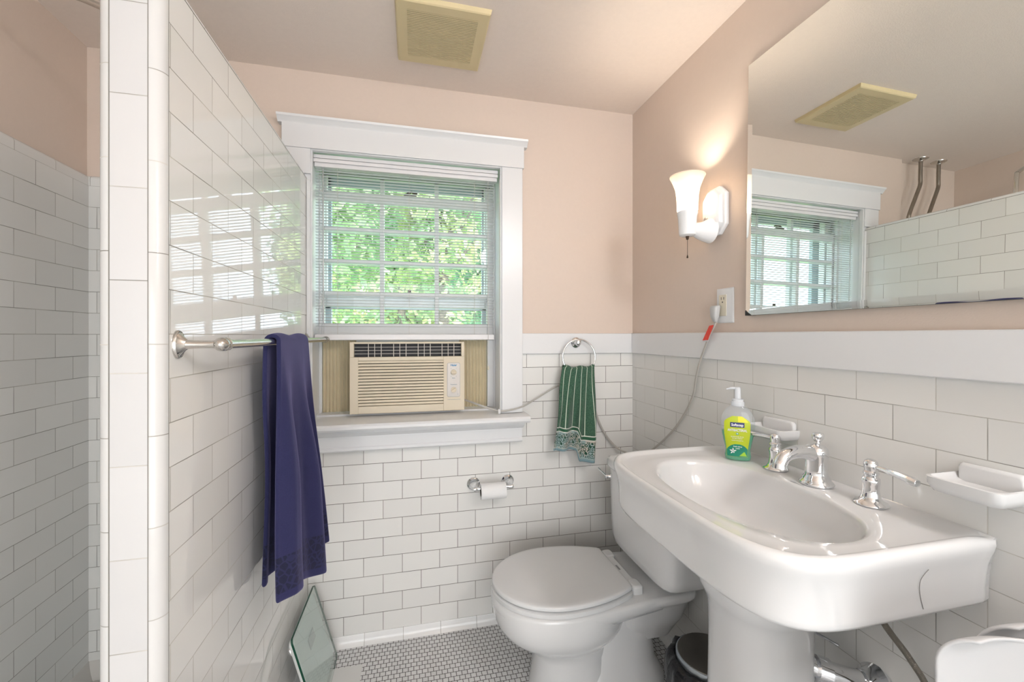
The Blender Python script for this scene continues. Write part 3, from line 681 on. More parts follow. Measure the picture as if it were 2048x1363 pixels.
def green_towel():
    NU, NV = 110, 110; vs = []; uv = []; fs = []
    for j in range(NV+1):
        v = j/NV                                            # 0 front hem -> .56 ring -> 1 back hem
        for i in range(NU+1):
            u = i/NU; xt = lerp(.656, .803, u)
            ringz = -.150-.008*math.sin(PI*u)+.004*math.sin(u*13+.5)
            if v < .54:
                t = 1-v/.54; g = smooth(t*1.3)
                xl = lerp(.648, .592, t**.8); xr = lerp(.800, .797, t)
                x = lerp(xl, xr, u)+.010*math.sin(u*14+t*2)*g*(1-t*.5)
                top = ringz+.006
                hemz = lerp(-.505, -.520, u)-.050*smooth((u-.55)/.12)
                z = lerp(top, hemz, t)
                y = YR-.014-.024*g*(.5+.5*math.sin(u*20+1.2+t*1.5))-.012*g*math.sin(u*9+.4)-.006*g
                y -= .010*(1-t)*math.sin(PI*u)
                uv.append((u, (1-t)))
            elif v < .60:
                a = (v-.54)/.06*PI; x = xt; y = YR-.013*math.cos(a); z = ringz+.006+.009*math.sin(a); uv.append((u, 1))
            else:
                t = (v-.60)/.40; x = lerp(xt, lerp(.640, .803, u), t); y = YR+.013+.008*smooth(t*3)+.006*math.sin(u*15)*smooth(t*3); y = min(y, D-.014)
                z = lerp(ringz+.006, -.405-.03*u, t); uv.append((u, 1-t*.98+.0))
            vs.append((x, y, z))
    for j in range(NV):
        for i in range(NU):
            a = j*(NU+1)+i; fs.append((a, a+1, a+NU+2, a+NU+1))
    o = fin('hand_towel', vs, fs, M['green'], None, True, 180, uvs=uv)
    q = o.modifiers.new('thick', 'SOLIDIFY'); q.thickness = .004; q.offset = 0
    tag(o, 'green striped hand towel with patterned border hanging through the chrome ring', 'towel')
    b = MB(); c = Vector((.765, YR-.022, -.575)); b.obox(c, (.9, 0, -.42), (0, 1, 0), (.42, 0, .9), (.021, .0006, .006)); 
    l = b.build('care_label', M['white_plastic'], None, smooth=False)
    wl = Vector(l['_w']); l.parent = o; l.location = wl-Vector(o['_w'])
green_towel()

# ================================================================== TOILET PAPER HOLDER + ROLL
th = thing('toilet_paper_holder', 'chrome two-post toilet paper holder on the back wall tiles', 'toilet paper holder', (.332, D, -.67))
YT = D-.080
for px_ in (.255, .409):
    b = MB(); b.lathe((px_, D, -.652), (0, -1, 0), [(.0285, 0), (.0285, .004), (.026, .007), (.0235, .0085), (.021, .012), (.015, .018), (.0115, .026), (.0125, .030), (.010, .034), (.009, .05), (.0085, .068)], 32)
    s_ = -1 if px_ < .3 else 1
    b.lathe((px_-s_*.012, YT+.008, -.652), (s_, 0, 0), [(.0085, 0), (.0085, .006), (.0095, .010), (.0105, .015), (.009, .021), (.004, .0245), (.0005, .025)], 24)
    b.build('post', M['chrome'], th)
b = MB(); b.tube([(.255, YT+.008, -.652), (.409, YT+.008, -.652)], .0065, 16); b.build('roller', M['chrome'], th)
tp = thing('toilet_paper_roll', 'white toilet paper roll on the chrome holder beside the toilet', 'toilet paper', (.328, YT, -.70))
b = MB(); cz_ = -.652-.0125
b.lathe((.276, YT+.008, cz_), (1, 0, 0), [(.0205, 0), (.0325, 0), (.0335, .001), (.0335, .107), (.0325, .108), (.0205, .108), (.0205, 0)], 40, False, False)
b.build('paper', M['paper'], tp)
b = MB(); b.lathe((.2765, YT+.008, cz_), (1, 0, 0), [(.0195, 0), (.0205, 0), (.0205, .107), (.0195, .107), (.0195, 0)], 32, False, False); b.build('cardboard_core', M['card'], tp)

# ================================================================== SINK
sk = thing('pedestal_sink', 'white porcelain pedestal sink with chrome faucet below the mirror', 'sink', (.82, .85, ZF))
CX, CY = .787, .849; ZR = -.357
NS = 128
def outer(s, z, sh=0): return superell(CX, CY, .242*s+sh*.0, .322*s+sh, 4.6, NS, z, a2=.2415, n2=9)
def wall_clip(r): return [(min(x, W-.0006), y, z) for x, y, z in r]
def ell(a, bb, z, cx=.762, cy=.842, n=2.15): return superell(cx, cy, a, bb, n, NS, z)
def mixr(r1, r2, t, z): return [(lerp(p[0], q[0], t), lerp(p[1], q[1], t), z) for p, q in zip(r1, r2)]
E0 = ell(.150, .243, 0)
# resample the oval by the same polar angle about (CX,CY)
def resamp(cx, cy, a, bb, n, z):
    out = []
    for j in range(NS):
        th = 2*PI*j/NS; dx, dy = math.cos(th), math.sin(th)
        lo, hi = 0, 1
        for _ in range(40):
            mid = (lo+hi)/2; x = CX+dx*mid-cx; y = CY+dy*mid-cy
            if abs(x/a)**n+abs(y/bb)**n < 1: lo = mid
            else: hi = mid
        out.append((CX+dx*lo, CY+dy*lo, z))
    return out
bowl = []
for s, z in [(.06, -.505), (.22, -.504), (.42, -.497), (.62, -.482), (.78, -.460), (.89, -.430), (.955, -.402), (.985, -.384), (1.0, -.3755), (1.02, -.3705), (1.045, -.3680)]:
    sft = (1-s)*.02
    bowl.append(resamp(.762+sft, .838, .150*s, .245*s, 2.25, z))
O = lambda s, z: wall_clip(superell(CX, CY, .243*s, .322*s, 4.4, NS, z, a2=.232, n2=30))
def Op(a, bb, z):
    rg_ = superell(CX, CY, a, bb, 4.4, NS, z, a2=(.2418-(.2445-a)*.05 if a < .2440 else .2418), n2=30)
    return [(min(x, W-.0006), y, lerp(z, -.3655 if a > .23 else -.3665, smooth((x-(W-.07))/.06)) if z > -.3667 else z) for x, y, z in rg_]
rings = bowl + [mixr(bowl[-1], O(.90, 0), .5, -.3672), Op(0.2170, 0.2970, -.3665), Op(0.2235, 0.3040, -.3645), Op(0.2285, 0.3090, -.3600), Op(0.2330, 0.3135, -.3575), Op(0.2380, 0.3185, -.3570), Op(0.2425, 0.3235, -.3595), Op(0.2455, 0.3270, -.3655), Op(0.2465, 0.3280, -.374), Op(0.2445, 0.3260, -.384), Op(0.2405, 0.3220, -.397), Op(0.2365, 0.3185, -.412), Op(.2340, .3160, -.432), Op(.2330, .3145, -.455), Op(.2330, .3145, -.470), Op(.2330, .3145, -.478), Op(.231, .312, -.484), Op(.224, .305, -.4865), Op(.18, .25, -.500), Op(.13, .17, -.525), Op(.08, .12, -.515)]
b = MB(); b.loft(rings); b.build('basin', M['porc'], sk, ang=80)
b = MB(); b.lathe((.775, .842, -.5045), (0, 0, 1), [(.024, 0), (.024, .002), (.018, .003), (.001, .004)], 24); b.build('drain', M['chrome'], sk)
b = MB(); rg = []
for (z, rx, ry) in [(-.500, .128, .138), (-.560, .128, .136), (-.600, .1275, .134), (-.622, .124, .130), (-.640, .116, .121), (-.655, .109, .113), (-.68, .104, .109), (-.75, .103, .108), (-.95, .106, .111), (-1.10, .110, .116), (-1.18, .118, .125), (-1.225, .130, .137), (-1.24, .134, .141), (ZF, .136, .143)]:
    rg.append(superell(.822, .855, rx, ry, 2.4, 64, z))
b.loft(rg); b.build('pedestal', M['porc'], sk, ang=80)
text('KOHLER', .0085, (.925, .842, -.3668), (0, -1, 0), (1, 0, 0), mat('faint_print', (.45, .46, .47), .3), 'brand_print', sk, sx=1.2)
# faucet
FX = .968; ZD = -.3662
def handle(y, sgn):
    b = MB(); b.lathe((FX, y, ZD), (0, 0, 1), [(.030, 0), (.031, .002), (.029, .005), (.023, .008), (.019, .013), (.0175, .016), (.0165, .019), (.0145, .032), (.0150, .042), (.0165, .050), (.0155, .056), (.0125, .060), (.0125, .064), (.0145, .066), (.0145, .070), (.0115, .073), (.0125, .079), (.0130, .087), (.0115, .093), (.007, .097), (.001, .098)], 36)
    h = b.build('faucet_handle', M['chrome'], sk)
    b = MB(); rg = []
    for k in range(13):
        t = k/12; yy = y+sgn*(.008+.083*t); zz = ZD+.083-.006*t+.002*math.sin(PI*t); ww = .0048+.0068*t; hh = .0042+.0050*t
        if k == 12: ww *= .75; hh *= .75
        rg.append([(FX-.010*t+ww*math.cos(a), yy+(.002 if k == 12 else 0)*sgn, zz+hh*math.sin(a)) for a in [2*PI*(j+.5)/8 for j in range(8)]])
    b.loft(rg)
    l = b.build('lever', M['chrome'], sk, ang=25, bev=.001); l.parent = h
handle(.948, 1); handle(.702, -1)
b = MB(); sy = .828
b.lathe((FX, sy, ZD), (0, 0, 1), [(.036, 0), (.037, .003), (.034, .008), (.030, .011), (.0295, .016), (.025, .022), (.0235, .030), (.0235, .050), (.0245, .068), (.0255, .078), (.024, .088), (.018, .095), (.008, .098), (.006, .100)], 40)
pts = catmull([(FX-.005, sy, ZD+.070), (FX-.030, sy, ZD+.080), (FX-.065, sy, ZD+.082), (FX-.095, sy, ZD+.074), (FX-.108, sy, ZD+.058), (FX-.110, sy, ZD+.046)], 6)
b.tube(pts, .014, 20, rr=[lerp(.019, .0145, min(1, i/(len(pts)*.5))) if i < len(pts)*.8 else lerp(.0145, .0165, (i-len(pts)*.8)/(len(pts)*.2)) for i in range(len(pts))])
b.build('spout', M['chrome'], sk, ang=60)
b = MB(); b.lathe((FX+.004, sy, ZD+.094), (0, 0, 1), [(.009, 0), (.006, .004), (.0055, .009), (.009, .013), (.0125, .018), (.0135, .025), (.0125, .029), (.0115, .031), (.001, .032)], 28); b.build('lift_knob', M['chrome'], sk)
# under-sink plumbing
b = MB(); b.tube([(.845, .80, -.735), (.90, .775, -.765), (W, .735, -.800)], .021, 24)
b.tube([(.90, .775, -.765), (.925, .765, -.772)], .027, 24)
b.lathe((W-.004, .735, -.800), (-1, .25, .2), [(.048, -.002), (.048, .004), (.040, .012), (.030, .022), (.027, .032), (.024, .034)], 30); b.build('drain_pipe', M['chrome'], sk)
b = MB(); b.tube(catmull([(.925, .690, -.52), (.955, .668, -.60), (.985, .640, -.66), (1.000, .615, -.72), (1.0, .60, -.85), (1.0, .60, -1.0)], 8), .0062, 12); b.build('supply_hose', M['braid'], sk)
b = MB(); b.tube([(.925, .83, -.50), (.93, .822, -.70)], .006, 10); b.lathe((.93, .822, -.722), (0, 0, 1), [(.001, -.010), (.007, -.008), (.010, -.002), (.010, .006), (.007, .010), (.001, .011)], 20); b.tube([(.935, .818, -.712), (.955, .762, -.716)], .0028, 8); b.build('pop_up_rod', M['chrome'], sk)
b = MB(); b.tube(catmull([(.852, .5262, -.398), (.843, .5262, -.404), (.838, .5290, -.416), (.840, .5318, -.432), (.846, .5336, -.452), (.852, .5336, -.470)], 6), .0004, 5)
tag(b.build('hair', M['hair'], None), 'single dark hair stuck to the right side of the sink', 'hair')

# ================================================================== WALL SOAP DISHES
def dish(yc, hw, zr, dep, label):
    d_ = thing('soap_dish', label, 'soap dish', (W, yc, zr-.03), None)
    b = MB(); a = []
    def rr_(x0, x1, y0, y1, z, r=.016, n=5):
        o = []
        for (cx, cyy, a0) in ((x0+r, y0+r, PI), (x1, y0, None), (x1, y1, None), (x0+r, y1-r, PI/2)):
            if a0 is None: o += [(cx, cyy, z)]*1
            elif a0 == PI: o += [(cx+r*math.cos(a0+PI/2*k/n), cyy+r*math.sin(a0+PI/2*k/n), z) for k in range(n+1)]
            else: o += [(cx+r*math.cos(a0+PI/2*k/n), cyy+r*math.sin(a0+PI/2*k/n), z) for k in range(n+1)]
        return o
    x0 = W-dep; y0, y1 = yc-hw, yc+hw
    b.loft([rr_(x0+.02, W, y0+.015, y1-.015, zr-.030), rr_(x0+.006, W, y0+.005, y1-.005, zr-.026), rr_(x0, W, y0, y1, zr-.014), rr_(x0-.001, W, y0-.001, y1+.001, zr), rr_(x0+.003, W, y0+.003, y1-.003, zr+.001), rr_(x0+.008, W, y0+.008, y1-.008, zr-.008, .014), rr_(x0+.02, W-.01, y0+.02, y1-.02, zr-.012, .01)])
    b.build('tray', M['porc'], d_, ang=60)
    b = MB(); ym, hh = yc, hw*.86
    rr2 = []
    def plate(x, i): return [(x, ym+a_*(hh-i), zr-.014+(c_*(.036-i))) for a_, c_ in ((-1, -.2), (1, -.2), (1, .78), (.93, .94), (.85, 1), (-.85, 1), (-.93, .94), (-1, .78))]
    b.loft([plate(W, 0), plate(W-.008, 0), plate(W-.012, .004)]); b.build('wall_plate', M['porc'], d_, bev=.002, ang=60)
dish(.537, .054, -.264, .088, 'white ceramic wall soap dish on the tiles right of the right faucet handle')
dish(.992, .062, -.262, .060, 'white ceramic wall soap dish on the tiles behind the soap bottle')

# ================================================================== SOAP BOTTLE
BXc, BYc = .935, 1.048
bt = thing('soap_bottle', 'clear pump bottle of green liquid soap with lime label at the back of the sink', 'soap bottle', (BXc, BYc, -.3668))
nrm = Vector((-.60, -.80, 0)).normalized(); rgt = Vector((0, 0, 1)).cross(nrm).normalized()*1
rgt = Vector((-nrm.y, nrm.x, 0)); 
if rgt.x < 0: rgt = -rgt
ZB = -.3665
def bprof(z):    # half width, half depth by height
    tb_ = [(0, .031, .0195), (.003, .034, .021), (.012, .0355, .0215), (.03, .0335, .0205), (.05, .0375, .021), (.075, .0425, .0215), (.10, .0455, .021), (.12, .0445, .020), (.138, .038, .018), (.150, .029, .0155), (.158, .019, .0135), (.161, .014, .0125), (.165, .0135, .0125)]
    for i in range(len(tb_)-1):
        if tb_[i][0] <= z <= tb_[i+1][0]:
            t = (z-tb_[i][0])/(tb_[i+1][0]-tb_[i][0]); return lerp(tb_[i][1], tb_[i+1][1], t), lerp(tb_[i][2], tb_[i+1][2], t)
    return tb_[-1][1:]
def bring(z, ins=0, n=48):
    hw, hd = bprof(z); hw -= ins; hd -= ins; o = []
    for j in range(n):
        a = 2*PI*j/n; c, s = math.cos(a), math.sin(a); e = .72
        o.append(Vector((BXc, BYc, ZB+z))+rgt*hw*math.copysign(abs(c)**e, c)+nrm*hd*math.copysign(abs(s)**e, s))
    return o
zs_ = [0, .003, .012, .021, .03, .04, .05, .062, .075, .088, .10, .11, .12, .129, .138, .144, .150, .154, .158, .161, .165]
b = MB(); b.loft([bring(z) for z in zs_], True, False); b.build('body', thin_glass('clear_plastic', (.96, .975, .99), trans=((.8, .84, .9), .12)), bt, ang=80)
b = MB(); b.loft([bring(max(z, .002), .0012) for z in (.002, .003, .012, .021, .03, .04, .05, .062, .075, .084)]); b.build('liquid', thin_glass('green_soap', (.22, .80, .48), trans=((.06, .62, .30), .5)), bt, ang=80)
b = MB(); ax = (0, 0, 1)
b.lathe((BXc, BYc, ZB+.158), ax, [(.0175, 0), (.018, .002), (.018, .012), (.015, .014), (.015, .020), (.0085, .021), (.0078, .052), (.006, .055), (.001, .0555)], 28)
b.tube([Vector((BXc, BYc, ZB+.209)), Vector((BXc, BYc, ZB+.210))-rgt*.016, Vector((BXc, BYc, ZB+.206))-rgt*.030], .0035, 10, rr=[.0045, .0035, .002]); b.build('pump', thin_glass('pump_plastic', (.92, .95, .97), trans=((.86, .88, .92), .55)), bt, bev=.001)
def lab(x, z, off=.0006):
    hw, hd = bprof(z); q = max(0, 1-abs(x/hw)**(2/.72))**(.36)
    return Vector((BXc, BYc, ZB+z))+rgt*x+nrm*(hd*q+off)
def patch(name, edges, m, off, parent, nx=16):
    vs = []; fs = []
    for (z, xl, xr) in edges:
        for i in range(nx+1): vs.append(lab(lerp(xl, xr, i/nx), z, off))
    for j in range(len(edges)-1):
        for i in range(nx): a = j*(nx+1)+i; fs.append((a, a+1, a+nx+2, a+nx+1))
    return fin(name, vs, fs, m, parent, True, 180)
LW = lambda z: .027+.007*smooth((z-.02)/.07)-.026*smooth((z-.108)/.028)**1.6
zz_ = [.012+.118*i/28 for i in range(29)]
lb = patch('label', [(z, -LW(z)-.003, LW(z)-.003) for z in zz_], mat('label_lime', (.50, .60, .02), .35), .0007, bt)
patch('label_yellow', [(z, -.001+.0, LW(z)*.75) for z in zz_ if z > .112], mat('label_yellow', (.85, .75, .02), .35), .0009, lb)
dkg = []
for i in range(15):
    z = .0125+.036*i/14; lim = LW(z)-.0035; arc = .030*math.sqrt(max(0, 1-((z-.0125)/.0365)**2)); dkg.append((z, -min(lim+.006, arc+.004)+.0, min(lim, arc)-.0))
patch('label_green', dkg, mat('label_green', (.01, .25, .16), .35), .0010, lb)
patch('label_leaf', [(.015+.012*i/6, .002+.002*i, .022-.001*i) for i in range(7)], mat('label_leaf', (.35, .62, .03), .35), .0013, lb)
wh = mat('label_white', (.9, .9, .9), .4)
b = MB()
for k in range(5):
    a = 2*PI*k/5+.3; c = lab(-.014, .028, .0016); d1 = rgt*math.cos(a)+Vector((0, 0, 1))*math.sin(a); d2 = rgt*-math.sin(a)+Vector((0, 0, 1))*math.cos(a)
    b.add([c, c+d1*.005+d2*.002, c+d1*.010, c+d1*.005-d2*.002], [(0, 1, 2, 3)])
b.build('label_flower', wh, lb, smooth=False)
patch('logo_plate', [(.098+.014*i/5, -.0215, .0155) for i in range(6)], mat('label_navy', (.01, .02, .16), .3), .0013, lb)
def ltext(s, size, x, z, m, sx=1, bold=0): 
    p = lab(x, z, .0022); text(s, size, p, rgt, (0, 0, 1), m, 'lettering', lb, ext=.0002, bold=bold, sx=sx)
ltext('Softsoap', .0105, -.003, .1048, wh, .86, .0003)
ltext('ANTIBACTERIAL', .0098, -.003, .0895, wh, .70, .0002)
b = MB(); b.lathe(lab(-.003, .0795, .0014), nrm, [(.0035, 0), (.0035, .0004)], 16); b.build('badge', mat('badge_teal', (.02, .35, .25), .4), lb)
ltext('+', .007, -.003, .0795, wh, 1, .0003)
ltext('ELIMINATES 99.9%', .0044, -.003, .0705, wh, .95); ltext('OF BACTERIA*', .0044, -.003, .0655, wh, .95); ltext('washes away germs', .0042, -.003, .0600, wh, .9)
ltext('fresh citrus', .0050, -.002, .0420, wh, 1, .0001); ltext('scent', .0050, -.002, .0365, wh, 1, .0001)

# ================================================================== TOILET
tt = thing('toilet', 'white two-piece toilet with closed lid between the sink and the back wall', 'toilet', (.70, 1.45, ZF))
TY = 1.452
b = MB()
b.loft([superell(.905, 1.415, .098, hw, 7, 48, z, a2=.112, n2=8) if True else 0 for z, hw in []] or [superell(.905, 1.413, a, hw, 6, 64, z) for z, a, hw in
       [(-.862, .085, .185), (-.868+.012, .095, .195), (-.845, .102, .207), (-.82, .106, .214), (-.76, .108, .219), (-.65, .110, .224), (-.548, .111, .228)]])
b.build('tank', M['porc'], tt, ang=60)
b = MB(); b.loft([superell(.905, 1.413, a, hw, 6, 64, z) for z, a, hw in [(-.548, .113, .230), (-.546, .119, .236), (-.540, .121, .239), (-.522, .121, .239), (-.514, .118, .236), (-.511, .110, .228)]])
b.build('tank_lid', M['porc'], tt, ang=60)
b = MB(); b.lathe((.796, 1.585, -.583), (-1, 0, 0), [(.010, 0), (.010, .006), (.007, .010), (.006, .016), (.008, .019), (.007, .023), (.001, .025)], 20); b.tube([(.779, 1.590, -.583), (.774, 1.66, -.572)], .0045, 12); b.build('flush_lever', M['chrome'], tt)
def lidshape(z, ins=0, xc=.502, a1=.230, bb=.193, xb=.743, hb=.142, n=72):
    o = []
    a1 -= ins; bb -= ins; xb -= ins; hb -= ins
    for k in range(49):
        th = PI/2+PI*k/48; o.append((xc+a1*math.cos(th), TY+bb*math.sin(th), z))
    # from widest (far side is first) back to the hinge
    def side(s, rev):
        pts = []
        for k in range(1, 14):
            t = k/14; y = bb*(1-t**2.2)+hb*t**2.2; pts.append((lerp(xc, xb-.012, t), TY+s*y, z))
        pts += [(xb-.005, TY+s*(hb-.003), z), (xb, TY+s*(hb-.012), z)]
        return pts[::-1] if rev else pts
    return o+side(-1, False)+side(1, True)
zl = -.872
b = MB(); b.loft([lidshape(zl-.016, .006), lidshape(zl-.0145, .001), lidshape(zl-.006, 0), lidshape(zl-.002, .002), lidshape(zl, .007), lidshape(zl+.001, .02)]); b.build('lid', M['seatplastic'], tt, ang=50)
b = MB(); b.loft([lidshape(zl-.040, .004), lidshape(zl-.038, -.001), lidshape(zl-.024, -.002), lidshape(zl-.0205, .003), lidshape(zl-.020, .02)]); b.build('seat', M['seatplastic'], tt, ang=50)
b = MB(); b.box((.735, TY-.085, zl-.036), (.775, TY+.085, zl-.012))
for s in (-1, 1): b.loft([superell(.768, TY+s*.105, .022, .028, 4, 24, z) for z in (zl-.04, zl-.014)]+[superell(.768, TY+s*.105, .016, .022, 4, 24, zl-.009)])
b.build('hinge', M['seatplastic'], tt, bev=.002)
# bowl: front bulb, rear deck and foot in one porcelain mesh
b = MB(); rg = []
def bowlring(z, xf, xb_, hw, n=2.6): cx = (xf+xb_)/2; return superell(cx, TY, (xb_-xf)/2, hw, n, 72, z)
zr0_ = zl-.041
rg = [superell(.512, TY, .235, .192, 2.2, 72, zr0_+.002), superell(.512, TY, .241, .197, 2.2, 72, zr0_-.002), superell(.513, TY, .243, .199, 2.25, 72, zr0_-.012), superell(.515, TY, .243, .199, 2.25, 72, zr0_-.05), superell(.518, TY, .238, .194, 2.25, 72, zr0_-.085), superell(.523, TY, .226, .182, 2.25, 72, zr0_-.115), superell(.532, TY, .205, .160, 2.2, 72, zr0_-.145), superell(.545, TY, .175, .132, 2.2, 72, zr0_-.172), superell(.555, TY, .150, .112, 2.2, 72, zr0_-.195), superell(.56, TY, .138, .104, 2.3, 72, zr0_-.23), superell(.56, TY, .140, .108, 2.4, 72, zr0_-.30), superell(.56, TY, .148, .115, 2.5, 72, ZF+.01), superell(.56, TY, .149, .116, 2.5, 72, ZF)]
b.loft(rg)
# rear deck
dk = [superell(.85, TY-.01, a, hw, 5, 56, z) for z, a, hw in [(zr0_+.003, .150, .150), (zr0_-.001, .156, .158), (zr0_-.022, .156, .160), (zr0_-.035, .150, .150), (zr0_-.06, .140, .128), (zr0_-.12, .130, .110), (zr0_-.16, .115, .085), (zr0_-.20, .09, .07)]]
b.loft(dk)
def hull(pts):
    pts = sorted(set((round(p[0], 6), round(p[1], 6)) for p in pts)); lo = []; up_ = []
    def cr(o, a, c): return (a[0]-o[0])*(c[1]-o[1])-(a[1]-o[1])*(c[0]-o[0])
    for p in pts:
        while len(lo) > 1 and cr(lo[-2], lo[-1], p) <= 0: lo.pop()
        lo.append(p)
    for p in reversed(pts):
        while len(up_) > 1 and cr(up_[-2], up_[-1], p) <= 0: up_.pop()
        up_.append(p)
    return lo[:-1]+up_[:-1]
def hring(z, e, f_, n=120):     # outline around the bowl rim and the rear deck, resampled by angle
    h = hull(superell(.512, TY, .241+e, .197+e, 2.2, 120, z)+superell(.86, TY-.005, .146+f_, .150+f_, 6, 120, z)); c = (.66, TY); out = []
    for k in range(n):
        th = 2*PI*k/n; dx, dy = math.cos(th), math.sin(th); best = 0
        for a_, b_ in zip(h, h[1:]+h[:1]):
            ex, ey_ = b_[0]-a_[0], b_[1]-a_[1]; den = dx*ey_-dy*ex
            if abs(den) < 1e-12: continue
            t = ((a_[0]-c[0])*ey_-(a_[1]-c[1])*ex)/den; q_ = ((a_[0]-c[0])*dy-(a_[1]-c[1])*dx)/den
            if t > 0 and -1e-6 <= q_ <= 1+1e-6: best = max(best, t)
        out.append((c[0]+dx*best, c[1]+dy*best, z))
    return out
b.loft([hring(zr0_+.002, -.008, -.006), hring(zr0_-.002, -.001, -.001), hring(zr0_-.010, .002, .001), hring(zr0_-.026, .002, -.002), hring(zr0_-.040, -.001, -.010), hring(zr0_-.058, -.010, -.026)])
# trapway body and foot flange
b.loft([superell(cx_, TY, a, hw, 3, 56, z) for z, cx_, a, hw in [(zr0_-.06, .74, .12, .105), (zr0_-.15, .74, .13, .098), (zr0_-.22, .735, .145, .090), (zr0_-.28, .72, .17, .095), (ZF+.04, .70, .21, .112), (ZF+.022, .70, .222, .124), (ZF, .70, .225, .127)]])
b.build('bowl', M['porc'], tt, ang=60)
b = MB(); b.lathe((.655, TY-.108, ZF+.02), (0, 0, 1), [(.017, 0), (.017, .012), (.013, .020), (.005, .025), (.0005, .026)], 24); b.build('bolt_cap', M['seatplastic'], tt)
b = MB(); b.box((.753, TY-.016, zl-.0122), (.761, TY+.016, zl-.0117)); b.build('seat_stamp', mat('seat_print', (.25, .25, .26), .4), tt, smooth=False)

# ================================================================== PEDAL BIN
bn = thing('pedal_bin', 'round pedal bin with dark steel lid and black liner behind the sink pedestal', 'bin', (.918, 1.150, ZF))
b = MB(); b.lathe((.918, 1.150, ZF), (0, 0, 1), [(.078, 0), (.082, .004), (.088, .22), (.090, .238)], 48); b.build('body', M['bin'], bn)
b = MB(); b.lathe((.918, 1.150, ZF+.236), (0, 0, 1), [(.098, 0), (.0995, .002), (.0995, .016), (.098, .020), (.095, .0215)], 56); b.build('lid_rim', M['bin'], bn)
b = MB(); b.lathe((.918, 1.150, ZF+.2565), (0, 0, 1), [(.0955, 0), (.094, .0025), (.07, .006), (.04, .008), (.001, .009)], 56); b.build('lid', M['steel'], bn)
b = MB(); rg = []; rnd = random.Random(3)
ofs = [rnd.uniform(-.006, .010) for _ in range(56)]
for z, r, wob in [(.240, .100, .2), (.242, .106, .6), (.235, .116, 1), (.215, .124, 1.2), (.17, .127, 1.4), (.13, .120, 1.6), (.10, .112, 1.8), (.085, .100, 1)]:
    rg.append([(.918+min((r+ofs[j]*wob)*math.cos(2*PI*j/56), .086 if math.cos(2*PI*j/56) > 0 else 9), 1.150+(r+ofs[(j*3) % 56]*wob)*math.sin(2*PI*j/56), ZF+z+ofs[(j*5) % 56]*.8*wob) for j in range(56)])
b.loft(rg, False, False); o = b.build('bin_liner', M['bag'], bn, ang=180); q = o.modifiers.new('t', 'SOLIDIFY'); q.thickness = .001

# ================================================================== GLASS SCALE
gs = thing('bathroom_scale', 'glass bathroom scale leaning on edge against the partition under the navy towel', 'bathroom scale', (-.345, 1.62, ZF))
A = Vector((-.300, 1.458, ZF)); B_ = Vector((-.300, 1.770, ZF)); top = Vector((-.385, 1.458, -.978))
ey = (B_-A).normalized(); ez = (top-A).normalized(); en = ey.cross(ez).normalized()
if en.x < 0: en = -en
def sq(ins, off, r=.012):
    o = []; Ly, Lz = (B_-A).length, (top-A).length
    for (cyy, cz, a0) in ((Ly-r-ins, Lz-r-ins, 0), (r+ins, Lz-r-ins, PI/2), (r+ins, r+ins, PI), (Ly-r-ins, r+ins, 3*PI/2)):
        for k in range(6): a = a0+PI/2*k/5; o.append(A+ey*(cyy+r*math.cos(a))+ez*(cz+r*math.sin(a))+en*off)
    return o
b = MB(); b.loft([sq(.0, -.001), sq(0, .006)]); 
gp = b.build('glass_plate', thin_glass('scale_glass', (.93, .98, .96), trans=((.64, .67, .68), .14)), gs, ang=30)
b = MB(); b.loft([sq(0, -.0008), sq(0, .0058)], False, False); b.build('glass_edge', thin_glass('glass_edge_green', (.02, .16, .09), trans=((.005, .07, .04), .8)), gp, ang=30)
b = MB(); b.loft([sq(.02, -.0012), sq(.02, -.017), sq(.028, -.019)]); b.build('base', mat('scale_silver', (.74, .75, .75), .3, metal=.1), gs, ang=30)
for yy, zz in ((.045, .05), (.265, .05), (.045, .255), (.265, .255)):
    b = MB(); c = A+ey*yy+ez*zz-en*.019; b.lathe(c, -en, [(.017, 0), (.018, .004), (.015, .010), (.001, .011)], 24); b.build('foot', M['chrome'], gs)
b = MB(); c = A+ey*.155+ez*.20+en*.0002; b.obox(c, ey, ez, en, (.035, .018, .0004)); b.build('display', mat('lcd', (.36, .39, .38), .2), gs, smooth=False)

